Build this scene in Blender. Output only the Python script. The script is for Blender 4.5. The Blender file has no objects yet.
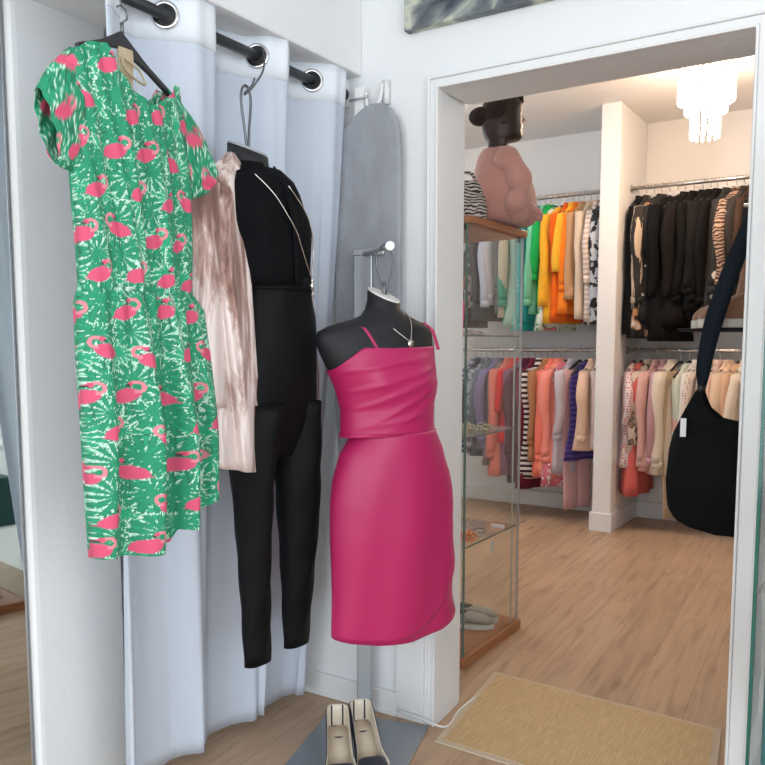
import bpy, bmesh, math, random
import numpy as np
from mathutils import Vector, Matrix
random.seed(7); rng = np.random.default_rng(7)
C = bpy.context.scene.collection
PI = math.pi
def R(a): return math.radians(a)
def V(*a): return Vector(a)

# ------------------------------------------------------------------ materials
MATS = {}
def mat(name, col, rough=.6, metal=0., bump=None, emit=None, estr=0., sheen=0., spec=None, coat=0.):
    if name in MATS: return MATS[name]
    m = bpy.data.materials.new(name); m.use_nodes = True
    nt = m.node_tree; b = nt.nodes['Principled BSDF']
    b.inputs['Base Color'].default_value = (*col, 1)
    b.inputs['Roughness'].default_value = rough; b.inputs['Metallic'].default_value = metal
    if spec is not None: b.inputs['Specular IOR Level'].default_value = spec
    if sheen: b.inputs['Sheen Weight'].default_value = sheen
    if coat: b.inputs['Coat Weight'].default_value = coat
    if emit: b.inputs['Emission Color'].default_value = (*emit, 1); b.inputs['Emission Strength'].default_value = estr
    # light procedural mottling so that no surface is perfectly uniform
    tc = nt.nodes.new('ShaderNodeTexCoord'); no = nt.nodes.new('ShaderNodeTexNoise')
    sc, st = bump if bump else (60, .04)
    no.inputs['Scale'].default_value = sc; no.inputs['Detail'].default_value = 3
    bp = nt.nodes.new('ShaderNodeBump'); bp.inputs['Strength'].default_value = st; bp.inputs['Distance'].default_value = .01
    nt.links.new(tc.outputs['Object'], no.inputs['Vector']); nt.links.new(no.outputs['Fac'], bp.inputs['Height'])
    nt.links.new(bp.outputs['Normal'], b.inputs['Normal'])
    MATS[name] = m; return m
def nodes_of(m): return m.node_tree, m.node_tree.nodes['Principled BSDF']
def ramp(nt, stops, interp='LINEAR'):
    r = nt.nodes.new('ShaderNodeValToRGB'); r.color_ramp.interpolation = interp
    e = r.color_ramp.elements
    while len(e) < len(stops): e.new(.5)
    for i, (p, c) in enumerate(stops): e[i].position = p; e[i].color = (*c, 1)
    return r
def attr_mat(name, rough=.7, sheen=0., bump=(400, .1)):
    m = mat(name, (1, 1, 1), rough, sheen=sheen, bump=bump); nt, b = nodes_of(m)
    a = nt.nodes.new('ShaderNodeVertexColor'); a.layer_name = 'Col'
    nt.links.new(a.outputs['Color'], b.inputs['Base Color']); return m
def noise_mat(name, stops, scale, rough=.7, stretch=(1, 1, 1), kind='NOISE', detail=3, interp='LINEAR', sheen=0., bump=.1, coords='Object', metal=0., distort=0.):
    m = mat(name, stops[0][1], rough, metal, sheen=sheen, bump=(80, bump)); nt, b = nodes_of(m)
    tc = nt.nodes.new('ShaderNodeTexCoord'); mp = nt.nodes.new('ShaderNodeMapping')
    mp.inputs['Scale'].default_value = stretch
    nt.links.new(tc.outputs[coords], mp.inputs['Vector'])
    if kind == 'NOISE':
        t = nt.nodes.new('ShaderNodeTexNoise'); t.inputs['Scale'].default_value = scale; t.inputs['Detail'].default_value = detail; t.inputs['Distortion'].default_value = distort; out = t.outputs['Fac']
    elif kind == 'VORONOI':
        t = nt.nodes.new('ShaderNodeTexVoronoi'); t.inputs['Scale'].default_value = scale; out = t.outputs['Distance']
    elif kind == 'DOTS':
        t = nt.nodes.new('ShaderNodeTexVoronoi'); t.inputs['Scale'].default_value = scale; t.inputs['Randomness'].default_value = .1; out = t.outputs['Distance']
    elif kind == 'STRIPE':
        t = nt.nodes.new('ShaderNodeTexWave'); t.bands_direction = 'Z'; t.inputs['Scale'].default_value = scale; t.inputs['Distortion'].default_value = distort; out = t.outputs['Fac']
    elif kind == 'VSTRIPE':
        t = nt.nodes.new('ShaderNodeTexWave'); t.bands_direction = 'Y'; t.inputs['Scale'].default_value = scale; t.inputs['Distortion'].default_value = distort; out = t.outputs['Fac']
    nt.links.new(mp.outputs['Vector'], t.inputs['Vector'])
    r = ramp(nt, stops, interp); nt.links.new(out, r.inputs['Fac']); nt.links.new(r.outputs['Color'], b.inputs['Base Color'])
    return m

def glass_mat(name='clear_glass', tint=(.975, .985, .98)):
    m = bpy.data.materials.new(name); m.use_nodes = True; nt = m.node_tree; nt.nodes.clear()
    o = nt.nodes.new('ShaderNodeOutputMaterial'); mx = nt.nodes.new('ShaderNodeMixShader'); lw = nt.nodes.new('ShaderNodeLayerWeight'); lw.inputs['Blend'].default_value = .5
    pw = nt.nodes.new('ShaderNodeMath'); pw.operation = 'POWER'; pw.inputs[1].default_value = 5; nt.links.new(lw.outputs['Facing'], pw.inputs[0])
    ma = nt.nodes.new('ShaderNodeMath'); ma.operation = 'MULTIPLY_ADD'; ma.inputs[1].default_value = .75; ma.inputs[2].default_value = .025; nt.links.new(pw.outputs[0], ma.inputs[0])
    t = nt.nodes.new('ShaderNodeBsdfTransparent'); t.inputs['Color'].default_value = (*tint, 1)
    g = nt.nodes.new('ShaderNodeBsdfGlossy'); g.inputs['Roughness'].default_value = .02
    nt.links.new(ma.outputs[0], mx.inputs[0]); nt.links.new(t.outputs[0], mx.inputs[1]); nt.links.new(g.outputs[0], mx.inputs[2]); nt.links.new(mx.outputs[0], o.inputs['Surface'])
    return m
GLASS = glass_mat()

M_wall = mat('white_plaster', (.80, .81, .82), .85, bump=(35, .12))
M_wall2 = mat('warm_plaster', (.80, .79, .78), .85, bump=(35, .10))
M_ceil = mat('ceiling_plaster', (.84, .83, .82), .9, bump=(18, .25))
M_trim = mat('white_lacquer', (.80, .80, .80), .35)
M_black = mat('black_form', (.018, .018, .021), .55, spec=.3, bump=(150, .1))
M_blackcloth = mat('black_crepe', (.0035, .0035, .005), .8, spec=.12, bump=(300, .15))
M_trous = mat('black_twill', (.0035, .004, .005), .55, spec=.14, bump=(300, .2))
M_chrome = mat('chrome', (.75, .75, .76), .18, 1.)
M_steel = mat('brushed_steel', (.46, .48, .50), .38, .85, bump=(120, .1))
M_wire = mat('grey_wire', (.16, .17, .18), .4, .8)
M_rod = mat('anthracite_rod', (.03, .032, .036), .4, .2)
M_silver = mat('silver_jewellery', (.75, .73, .70), .25, 1.)
M_capgrey = mat('grey_cap', (.36, .37, .39), .5)
M_capwhite = mat('white_cap', (.72, .70, .68), .5)
M_plastic = mat('black_plastic', (.02, .02, .022), .4)
M_wood = noise_mat('red_beech', [(.3, (.32, .12, .045)), (.7, (.45, .19, .08))], 6, .4, (1, 1, 12))
M_white = mat('white_card', (.8, .8, .8), .6)
M_pin = mat('brass', (.5, .35, .12), .3, 1.)

def floor_mat():
    m = mat('oak_laminate', (.5, .33, .2), .42, bump=(60, .02)); nt, b = nodes_of(m)
    tc = nt.nodes.new('ShaderNodeTexCoord'); mp = nt.nodes.new('ShaderNodeMapping')
    mp.inputs['Rotation'].default_value = (0, 0, R(86))
    nt.links.new(tc.outputs['Object'], mp.inputs['Vector'])
    br = nt.nodes.new('ShaderNodeTexBrick'); br.inputs['Scale'].default_value = 1
    br.inputs['Brick Width'].default_value = 1.38; br.inputs['Row Height'].default_value = .193; br.inputs['Mortar Size'].default_value = .0016
    br.inputs['Color1'].default_value = (.46, .31, .20, 1); br.inputs['Color2'].default_value = (.53, .365, .24, 1); br.inputs['Mortar'].default_value = (.33, .23, .16, 1)
    br.inputs['Bias'].default_value = 0; br.offset = .37
    nt.links.new(mp.outputs['Vector'], br.inputs['Vector'])
    m2 = nt.nodes.new('ShaderNodeMapping'); m2.inputs['Scale'].default_value = (1.2, 11, 1)
    nt.links.new(mp.outputs['Vector'], m2.inputs['Vector'])
    n = nt.nodes.new('ShaderNodeTexNoise'); n.inputs['Scale'].default_value = 2.2; n.inputs['Detail'].default_value = 6; n.inputs['Distortion'].default_value = .6
    nt.links.new(m2.outputs['Vector'], n.inputs['Vector'])
    r = ramp(nt, [(.3, (.74, .70, .68)), (.5, (.98, .97, .96)), (.75, (1.1, 1.1, 1.1))])
    nt.links.new(n.outputs['Fac'], r.inputs['Fac'])
    v = nt.nodes.new('ShaderNodeTexVoronoi'); v.inputs['Scale'].default_value = 2.1
    m3 = nt.nodes.new('ShaderNodeMapping'); m3.inputs['Scale'].default_value = (.8, 2.6, 1); nt.links.new(mp.outputs['Vector'], m3.inputs['Vector']); nt.links.new(m3.outputs['Vector'], v.inputs['Vector'])
    rk = ramp(nt, [(0, (.55, .48, .45)), (.07, (.8, .76, .74)), (.14, (1, 1, 1))]); nt.links.new(v.outputs['Distance'], rk.inputs['Fac'])
    x1 = nt.nodes.new('ShaderNodeMix'); x1.data_type = 'RGBA'; x1.blend_type = 'MULTIPLY'; x1.inputs[0].default_value = 1
    nt.links.new(br.outputs['Color'], x1.inputs[6]); nt.links.new(r.outputs['Color'], x1.inputs[7])
    x2 = nt.nodes.new('ShaderNodeMix'); x2.data_type = 'RGBA'; x2.blend_type = 'MULTIPLY'; x2.inputs[0].default_value = 1
    nt.links.new(x1.outputs[2], x2.inputs[6]); nt.links.new(rk.outputs['Color'], x2.inputs[7])
    nt.links.new(x2.outputs[2], b.inputs['Base Color']); return m
M_floor = floor_mat()

# ------------------------------------------------------------------ mesh helpers
class MB:
    def __init__(s): s.v = []; s.f = []
    def add(s, vs, fs):
        n = len(s.v); s.v += [tuple(v) for v in vs]; s.f += [tuple(i + n for i in f) for f in fs]; return s
    def box(s, x0, x1, y0, y1, z0, z1):
        vs = [(x, y, z) for z in (z0, z1) for y in (y0, y1) for x in (x0, x1)]
        return s.add(vs, [(0, 2, 3, 1), (4, 5, 7, 6), (0, 1, 5, 4), (2, 6, 7, 3), (0, 4, 6, 2), (1, 3, 7, 5)])
    def prism(s, poly, z0, z1):
        n = len(poly); vs = [(x, y, z0) for x, y in poly] + [(x, y, z1) for x, y in poly]
        return s.add(vs, [tuple(range(n))[::-1], tuple(range(n, 2 * n))] + [(i, (i + 1) % n, n + (i + 1) % n, n + i) for i in range(n)])
    def rings(s, rings, cap=True, closed=True):
        n = len(rings[0]); vs = [p for r in rings for p in r]; fs = []
        for j in range(len(rings) - 1):
            for i in range(n if closed else n - 1):
                fs.append((j * n + i, j * n + (i + 1) % n, (j + 1) * n + (i + 1) % n, (j + 1) * n + i))
        if cap is True: cap = (1, 1)
        if cap:
            if cap[0]: fs.append(tuple(range(n))[::-1])
            if cap[1]: fs.append(tuple((len(rings) - 1) * n + i for i in range(n)))
        return s.add(vs, fs)
    def tube(s, pts, r, n=8, cap=True):
        pts = [Vector(p) for p in pts]; rs = r if isinstance(r, (list, tuple)) else [r] * len(pts)
        rings = []; up = None
        for i, p in enumerate(pts):
            t = (pts[min(i + 1, len(pts) - 1)] - pts[max(i - 1, 0)]).normalized()
            if up is None: up = Vector((0, 0, 1)) if abs(t.z) < .9 else Vector((1, 0, 0))
            a = t.cross(up).normalized(); b = a.cross(t).normalized(); up = b
            rings.append([p + a * math.cos(2 * PI * k / n) * rs[i] + b * math.sin(2 * PI * k / n) * rs[i] for k in range(n)])
        return s.rings(rings, cap)
    def ball(s, c, r, n=10, sq=(1, 1, 1)):
        c = Vector(c); m = max(4, n // 2 + 1)
        rings = [[c + Vector((math.sin(PI * j / m) * math.cos(2 * PI * k / n) * r * sq[0], math.sin(PI * j / m) * math.sin(2 * PI * k / n) * r * sq[1], math.cos(PI * j / m) * r * sq[2])) for k in range(n)] for j in range(1, m)]
        return s.rings(rings)
    def build(s, name, m, parent=None, smooth=True, bevel=0., solid=0., sub=0, seg=2, loc=None):
        me = bpy.data.meshes.new(name); me.from_pydata(s.v, [], s.f); me.update()
        bm = bmesh.new(); bm.from_mesh(me); bmesh.ops.recalc_face_normals(bm, faces=bm.faces); bm.to_mesh(me); bm.free()
        me.materials.append(m)
        o = bpy.data.objects.new(name, me); C.objects.link(o)
        if smooth: me.polygons.foreach_set('use_smooth', [True] * len(me.polygons))
        if parent is not None: o.parent = parent
        if bevel:
            b = o.modifiers.new('bevel', 'BEVEL'); b.width = bevel; b.segments = seg; b.limit_method = 'ANGLE'; b.angle_limit = R(40)
            for p in me.polygons: p.use_smooth = False
        if solid:
            d = o.modifiers.new('solid', 'SOLIDIFY'); d.thickness = solid; d.offset = 0
        if sub:
            d = o.modifiers.new('sub', 'SUBSURF'); d.levels = sub; d.render_levels = sub
        return o
def tag(o, label=None, cat=None, group=None, kind=None):
    if label: o['label'] = label
    if cat: o['category'] = cat
    if group: o['group'] = group
    if kind: o['kind'] = kind
    return o
def thing(name, label, cat, loc=(0, 0, 0), rz=0., group=None):
    o = bpy.data.objects.new(name, None); C.objects.link(o); o.location = loc; o.rotation_euler = (0, 0, rz)
    o.empty_display_size = .1
    return tag(o, label, cat, group)
def struct(name, mb, m, bevel=0., smooth=False):
    return tag(mb.build(name, m, None, smooth, bevel), kind='structure')
def interp(tab, z):
    """tab: list of (z, value) any order"""
    t = sorted(tab); return float(np.interp(z, [a for a, _ in t], [b for _, b in t]))
def smoothcurve(pts, n):
    """Catmull-Rom through pts"""
    P = [Vector(p) for p in pts]; P = [P[0] * 2 - P[1]] + P + [P[-1] * 2 - P[-2]]; out = []
    for i in range(1, len(P) - 2):
        for k in range(n):
            t = k / n; a, b, c, d = P[i - 1], P[i], P[i + 1], P[i + 2]
            out.append(.5 * ((2 * b) + (-a + c) * t + (2 * a - 5 * b + 4 * c - d) * t * t + (-a + 3 * b - 3 * c + d) * t ** 3))
    out.append(P[-2]); return out

# ------------------------------------------------------------------ camera
cam = bpy.data.cameras.new('camera'); co = bpy.data.objects.new('camera', cam); C.objects.link(co)
cam.sensor_width = 36; cam.lens = 36 * 815 / 765; cam.shift_y = 42.5 / 765
co.location = (0, 0, 1.3); co.rotation_euler = (R(90 - 5.606), 0, R(32.539)); cam.clip_start = .05
bpy.context.scene.camera = co

# ------------------------------------------------------------------ setting
struct('floor', MB().box(-4.2, 2.6, -3.2, 6.4, -.05, 0), M_floor)
WD, WT = 2.36, .21                      # front face of the doorway wall and its thickness
DX0, DX1, DZ = -1.289, -.364, 2.11
b = MB(); b.prism([(-4.0, WD), (DX0, WD), (DX0 - .018, WD + WT), (-4.0, WD + WT)], 0, 3.0); b.box(DX1, 2.4, WD, WD + WT, 0, 3.0); b.box(DX0, DX1, WD, WD + WT, DZ, 3.0)
struct('wall_back', b, M_wall)
struct('wall_left', MB().box(-2.4, -2.2, -3.2, WD, 0, 3.0), M_wall)
b = MB(); b.box(2.4, 2.6, -3.2, -2.6, 0, 3.0); b.box(2.4, 2.6, 1.3, 6.4, 0, 3.0); b.box(2.4, 2.6, -2.6, 1.3, 0, .5); b.box(2.4, 2.6, -2.6, 1.3, 2.6, 3.0); struct('wall_right', b, M_wall)  # unseen side opening, added to brighten surfaces that face this wall
# shop front: wide opening for daylight behind the photographer
b = MB(); b.box(-2.4, 2.6, -3.2, -3.0, 0, .25); b.box(-2.4, 2.6, -3.2, -3.0, 2.85, 3.0); b.box(-2.4, -2.1, -3.2, -3.0, .25, 2.85); b.box(2.3, 2.6, -3.2, -3.0, .25, 2.85)
struct('wall_front', b, M_wall)
struct('ceiling', MB().box(-2.4, 2.6, -3.2, WD, 2.95, 3.05), M_ceil)
# bulkhead above the curtain
struct('trim_1', MB().box(-2.2, -1.587, -.6, WD, 2.2, 2.95), M_wall, bevel=.006)
# plaster pier beside the mirror
pier = [(-2.2, 1.322), (-2.000, 1.322), (-1.989, 1.324), (-1.982, 1.330), (-1.98, 1.342), (-1.98, 1.62), (-2.2, 1.62)]
struct('wall_pier', MB().prism(pier, 0, 2.95), M_wall, smooth=False)
# casing around the opening
cw = .030
b = MB()
def framing(b, xl0, xl1, xr0, xr1, zb, zt, y0, y1):
    poly = [(xl0, 0), (xl0, zt), (xr1, zt), (xr1, 0), (xr0, 0), (xr0, zb), (xl1, zb), (xl1, 0)]
    vs = [(x, y0, z) for x, z in poly] + [(x, y1, z) for x, z in poly]
    b.add(vs, [(0, 1, 6, 7), (1, 2, 5, 6), (2, 3, 4, 5), (15, 14, 9, 8), (14, 13, 10, 9), (13, 12, 11, 10)] + [(i, (i + 1) % 8, 8 + (i + 1) % 8, 8 + i) for i in range(8)])
framing(b, DX0 - cw, DX0 - .008, DX1 + .008, DX1 + cw + .02, DZ + .008, DZ + cw, WD - .010, WD)
struct('trim_2', b, M_trim, bevel=.003)
b = MB(); framing(b, DX0 - cw - .009, DX0 - cw, DX1 + cw + .02, DX1 + cw + .029, DZ + cw, DZ + cw + .009, WD - .017, WD)
struct('trim_3', b, M_trim, bevel=.003)
b = MB(); framing(b, DX0 - .008, DX0, DX1, DX1 + .008, DZ, DZ + .008, WD - .016, WD + .004)
struct('trim_5', b, M_trim, bevel=.003)
struct('trim_4', MB().box(-1.44, DX0 - cw - .010, WD - .018, WD, 0, .93), M_trim, bevel=.003)    # low boxed duct left of the casing
b = MB(); b.box(-2.2, -1.44, WD - .016, WD, 0, .085); b.box(-2.2, -1.44, WD - .022, WD, 0, .02); struct('baseboard_back', b, M_trim, bevel=.004)
# rear room
struct('wall_far', MB().box(-4.2, 2.6, 6.22, 6.4, 0, 3.0), M_wall2)
b = MB(); b.box(-4.2, -4.0, WD + WT, 6.22, 0, 1.3); b.box(-4.2, -4.0, WD + WT, 6.22, 2.2, 3.0); b.box(-4.2, -4.0, WD + WT, 3.4, 1.3, 2.2); b.box(-4.2, -4.0, 4.6, 6.22, 1.3, 2.2)
struct('wall_side', b, M_wall2)
struct('ceiling', MB().box(-4.2, 2.6, WD, 6.4, 2.91, 3.01), M_ceil)
SX0, SX1, SY = -1.80, -1.668, 5.56
struct('wall_partition', MB().box(SX0, SX1, SY, 6.22, 0, 2.91), M_wall2, bevel=.008)
struct('baseboard_partition', MB().box(SX0 - .014, SX1 + .014, SY - .016, 6.22, 0, .13), M_trim, bevel=.004)
b = MB(); b.box(-4.0, SX0, 6.18, 6.22, 0, .12); b.box(SX1, 2.4, 6.18, 6.22, 0, .12); struct('baseboard_far', b, M_trim, bevel=.004)

# ------------------------------------------------------------------ mirror on the left wall
t = thing('wall_mirror', 'tall wall mirror at left edge of the photo beside the white pier', 'mirror', (-1.998, 1.314, 0), R(-5))
mm = mat('mirror_silver', (.62, .66, .65), .02, 1., bump=(5, 0.))
MB().box(-.006, .0, -1.4, -.006, .0, 2.6).build('mirror_glass', mm, t, smooth=False)
MB().box(-.008, .001, -.006, .0, .0, 2.6).build('edge_strip', M_steel, t, smooth=False, bevel=.001)
b = MB(); b.box(-.03, -.008, -1.3, -.1, .0, 2.4); b.build('backing', M_trim, t, smooth=False)

# ------------------------------------------------------------------ curtain rod and curtain
RX, RZ = -1.65, 2.145
t = thing('curtain_rod', 'dark anthracite curtain rod with eyelet curtain, under the white bulkhead', 'curtain rod', (RX, 1.8, RZ))
MB().tube([(0, -.75, 0), (0, .50, 0)], .0145, 16).build('rod', M_rod, t)
MB().tube([(0, .50, 0), (0, .545, 0)], [.02, .02], 16).build('end_cap', M_rod, t)
b = MB(); b.box(-.02, .01, .545, .56, -.04, .05); b.build('wall_bracket', M_trim, t, bevel=.003)
EY = [1.545, 1.90, 2.165, 2.50]
def phase(y):
    ks = [1.235] + EY + [2.75]
    return float(np.interp(y, ks, [i for i in range(len(ks))]))
def curt(y, z):
    ph = phase(y) - .0; f = max(0., (2.2 - z) / 2.17)
    s = math.sin(2 * PI * ph); w = .052 * (abs(s) ** .72) * (1 if s > 0 else -1)
    w *= (1 - .25 * f); w += .012 * f * math.sin(5 * PI * ph + 1.3 + 2 * z) + .004 * math.sin(9 * PI * ph + z * 3)
    x = RX + w - .165 * (f ** 1.15)
    yy = y + .03 * f * math.sin(2 * PI * ph + 1.0) - .035 * f * (1 if y > 2.2 else .3)
    yy += .15 * f * max(0., 2.33 - y)
    return (x, min(yy, 2.335), z)
curtain = thing('curtain', 'floor length white curtain with chrome eyelets hanging on the dark rod', 'curtain', (RX, 1.8, 0))
M_curt = mat('white_curtain', (.58, .63, .72), .85, bump=(220, .12))
nt, bs = nodes_of(M_curt); bs.inputs['Transmission Weight'].default_value = 0
ny, nz = 230, 44
vs = []; 
for j in range(nz + 1):
    for i in range(ny + 1):
        y = 1.31 + (2.33 - 1.31) * i / ny
        zb = .035 + .012 * math.sin(2 * PI * phase(y)); z = zb + (2.203 - zb) * j / nz
        p = curt(y, z); vs.append((p[0] - RX, p[1] - 1.8, p[2]))
b = MB(); b.add(vs, [(j * (ny + 1) + i, j * (ny + 1) + i + 1, (j + 1) * (ny + 1) + i + 1, (j + 1) * (ny + 1) + i) for j in range(nz) for i in range(ny)])
b.build('drape', M_curt, curtain, solid=.002)
# header band and hem, a second layer of cloth
b = MB(); vs = []
for j in range(4):
    for i in range(ny + 1):
        y = 1.31 + (2.33 - 1.31) * i / ny; z = 2.085 + .118 * j / 3; p = curt(y, z); vs.append((p[0] - RX + .0025, p[1] - 1.8, p[2]))
b.add(vs, [(j * (ny + 1) + i, j * (ny + 1) + i + 1, (j + 1) * (ny + 1) + i + 1, (j + 1) * (ny + 1) + i) for j in range(3) for i in range(ny)])
b.build('header_band', mat('curtain_header', (.80, .84, .90), .8, bump=(220, .1)), curtain, solid=.001)
for ey in EY[:3]:
    a = Vector(curt(ey - .01, RZ)); c = Vector(curt(ey + .01, RZ)); tdir = (c - a).normalized(); n = Vector((tdir.y, -tdir.x, 0))
    ctr = Vector((RX, ey, RZ)) - Vector((RX, 1.8, 0)); ring = []
    b = MB(); rr = []
    for k in range(29):
        an = 2 * PI * k / 28; d = tdir * math.cos(an) + Vector((0, 0, 1)) * math.sin(an)
        rr.append([ctr + d * (.031 + .0065 * math.cos(q)) + n * (.006 * math.sin(q)) for q in [2 * PI * u / 8 for u in range(8)]])
    b.rings(rr, cap=False); b.build('eyelet', M_chrome, curtain)
    b = MB(); b.rings([[ctr + n * s + (tdir * math.cos(2 * PI * k / 20) + Vector((0, 0, 1)) * math.sin(2 * PI * k / 20)) * .026 for k in range(20)] for s in (-.004, .004)])
    b.build('eyelet_hole', M_plastic, curtain)

# ------------------------------------------------------------------ ironing board on the doorway wall
t = thing('ironing_board', 'grey covered ironing board hung upright between curtain and doorway', 'ironing board', (-1.52, 2.315, 0))
out = [(-1.66, 2.00), (-1.64, 2.015), (-1.60, 2.045), (-1.56, 2.072), (-1.52, 2.088), (-1.48, 2.086), (-1.445, 2.066), (-1.42, 2.03), (-1.408, 1.98), (-1.404, 1.90), (-1.404, 1.3), (-1.41, 1.0), (-1.43, .84), (-1.48, .76), (-1.54, .72), (-1.60, .76), (-1.65, .84), (-1.67, 1.1)]
n = len(out)
b = MB(); b.rings([[(x + 1.52, y, z) for x, z in out] for y in (-.012, .012)])
b.build('cover', noise_mat('grey_cover', [(.35, (.30, .31, .34)), (.65, (.36, .37, .40))], 14, .8, (1, 1, .5)), t, bevel=.008, seg=3)
b = MB(); b.rings([[((x + 1.52) * .9, y, (z - 1.4) * .97 + 1.4) for x, z in out] for y in (.013, .022)]); b.build('underside', mat('grey_metal_mesh', (.45, .46, .48), .5, .5), t, smooth=False)
t = thing('wall_hook', 'white bracket on the wall above the grey ironing board', 'hook', (-1.52, 2.33, 2.12))
b = MB(); b.box(-.075, -.035, -.01, .028, -.075, .035); b.build('white_block', M_trim, t, bevel=.006)
MB().tube([(-.08, -.025, -.012), (-.01, -.025, -.008)], .004).build('peg', M_steel, t)
b = MB(); b.tube(smoothcurve([(-.03, -.005, .015), (-.015, -.015, -.035), (.01, -.015, -.04), (.03, -.01, -.02), (.035, -.005, .03)], 5), .006); b.box(.027, .047, .008, .028, -.03, .045); b.build('hook_arm', M_trim, t)

# ------------------------------------------------------------------ painting above the doorway
t = thing('painting', 'unframed abstract canvas in grey green tones on the wall above the doorway', 'painting', (-1.1, 2.341, 2.512))
M_art = noise_mat('abstract_paint', [(.30, (.05, .06, .08)), (.42, (.16, .18, .19)), (.50, (.36, .39, .34)), (.58, (.58, .58, .47)), (.70, (.28, .36, .33))], 7, .7, (1, 1, 1.7), detail=10, distort=.9, bump=.4)
MB().box(-.302, .72, -.018, .018, -.215, .32).build('canvas', M_art, t, bevel=.003)

# ------------------------------------------------------------------ torso helpers (local frame: x = along the shoulders, y = towards the viewer, z up)
def ringxy(cx, cy, z, a, bf, bb, n=40, flat=0., tilt=0.):
    r = []
    for k in range(n):
        th = 2 * PI * k / n; c, s = math.cos(th), math.sin(th)
        y = (bf if s > 0 else bb) * s
        r.append((cx + a * c, cy + y, z + tilt * a * c))
    return r
def frame_thing(name, label, cat, P, dirdeg, group=None):
    """dirdeg: heading of local +x measured from world +Y clockwise; local +y looks to the right-hand side of that heading"""
    o = thing(name, label, cat, P, 0, group)
    d = (math.sin(R(dirdeg)), math.cos(R(dirdeg)))       # local x
    nrm = (d[1], -d[0])                                  # local y (towards viewer)
    o.matrix_world = Matrix(((d[0], nrm[0], 0, P[0]), (d[1], nrm[1], 0, P[1]), (0, 0, 1, P[2]), (0, 0, 0, 1)))
    return o
# mirrored local frame: x cross y = -z, so lay geometry out with world vectors instead
class Fr:
    """vertical work plane through P; x along the plane, y towards the viewer; lengths are multiplied by k, heights measured from 1.3 m"""
    def __init__(s, P, deg, k=1.): s.P = Vector(P); s.k = k; s.d = Vector((math.sin(R(deg)), math.cos(R(deg)), 0)); s.n = Vector((s.d.y, -s.d.x, 0))
    def __call__(s, x, y, z): return (s.d * x + s.n * y) * s.k + Vector((0, 0, 1.3 + (z - 1.3) * s.k - s.P.z))
    def ring(s, cx, cy, z, a, bf, bb, n=40, tilt=0.): return [s(*p) for p in ringxy(cx, cy, z, a, bf, bb, n, tilt=tilt)]

def blend(tab, z, k=1): return interp([(r[0], r[k]) for r in tab], z)
def lofttab(fr, tab, zs, n=48, fold=None):
    """tab rows (z, sL, sR, bfront, bback) silhouettes already corrected"""
    rings = []
    for z in zs:
        l, r, bf, bb = (blend(tab, z, k) for k in (1, 2, 3, 4))
        rg = []
        for k in range(n):
            th = 2 * PI * k / n; c, s = math.cos(th), math.sin(th)
            a = (r - l) / 2; cx = (l + r) / 2; y = (bf if s > 0 else bb) * s; x = cx + a * c; f = 0
            if fold: f = fold(x, z, s)
            rg.append(fr(x, y + f, z))
        rings.append(rg)
    return rings

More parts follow.
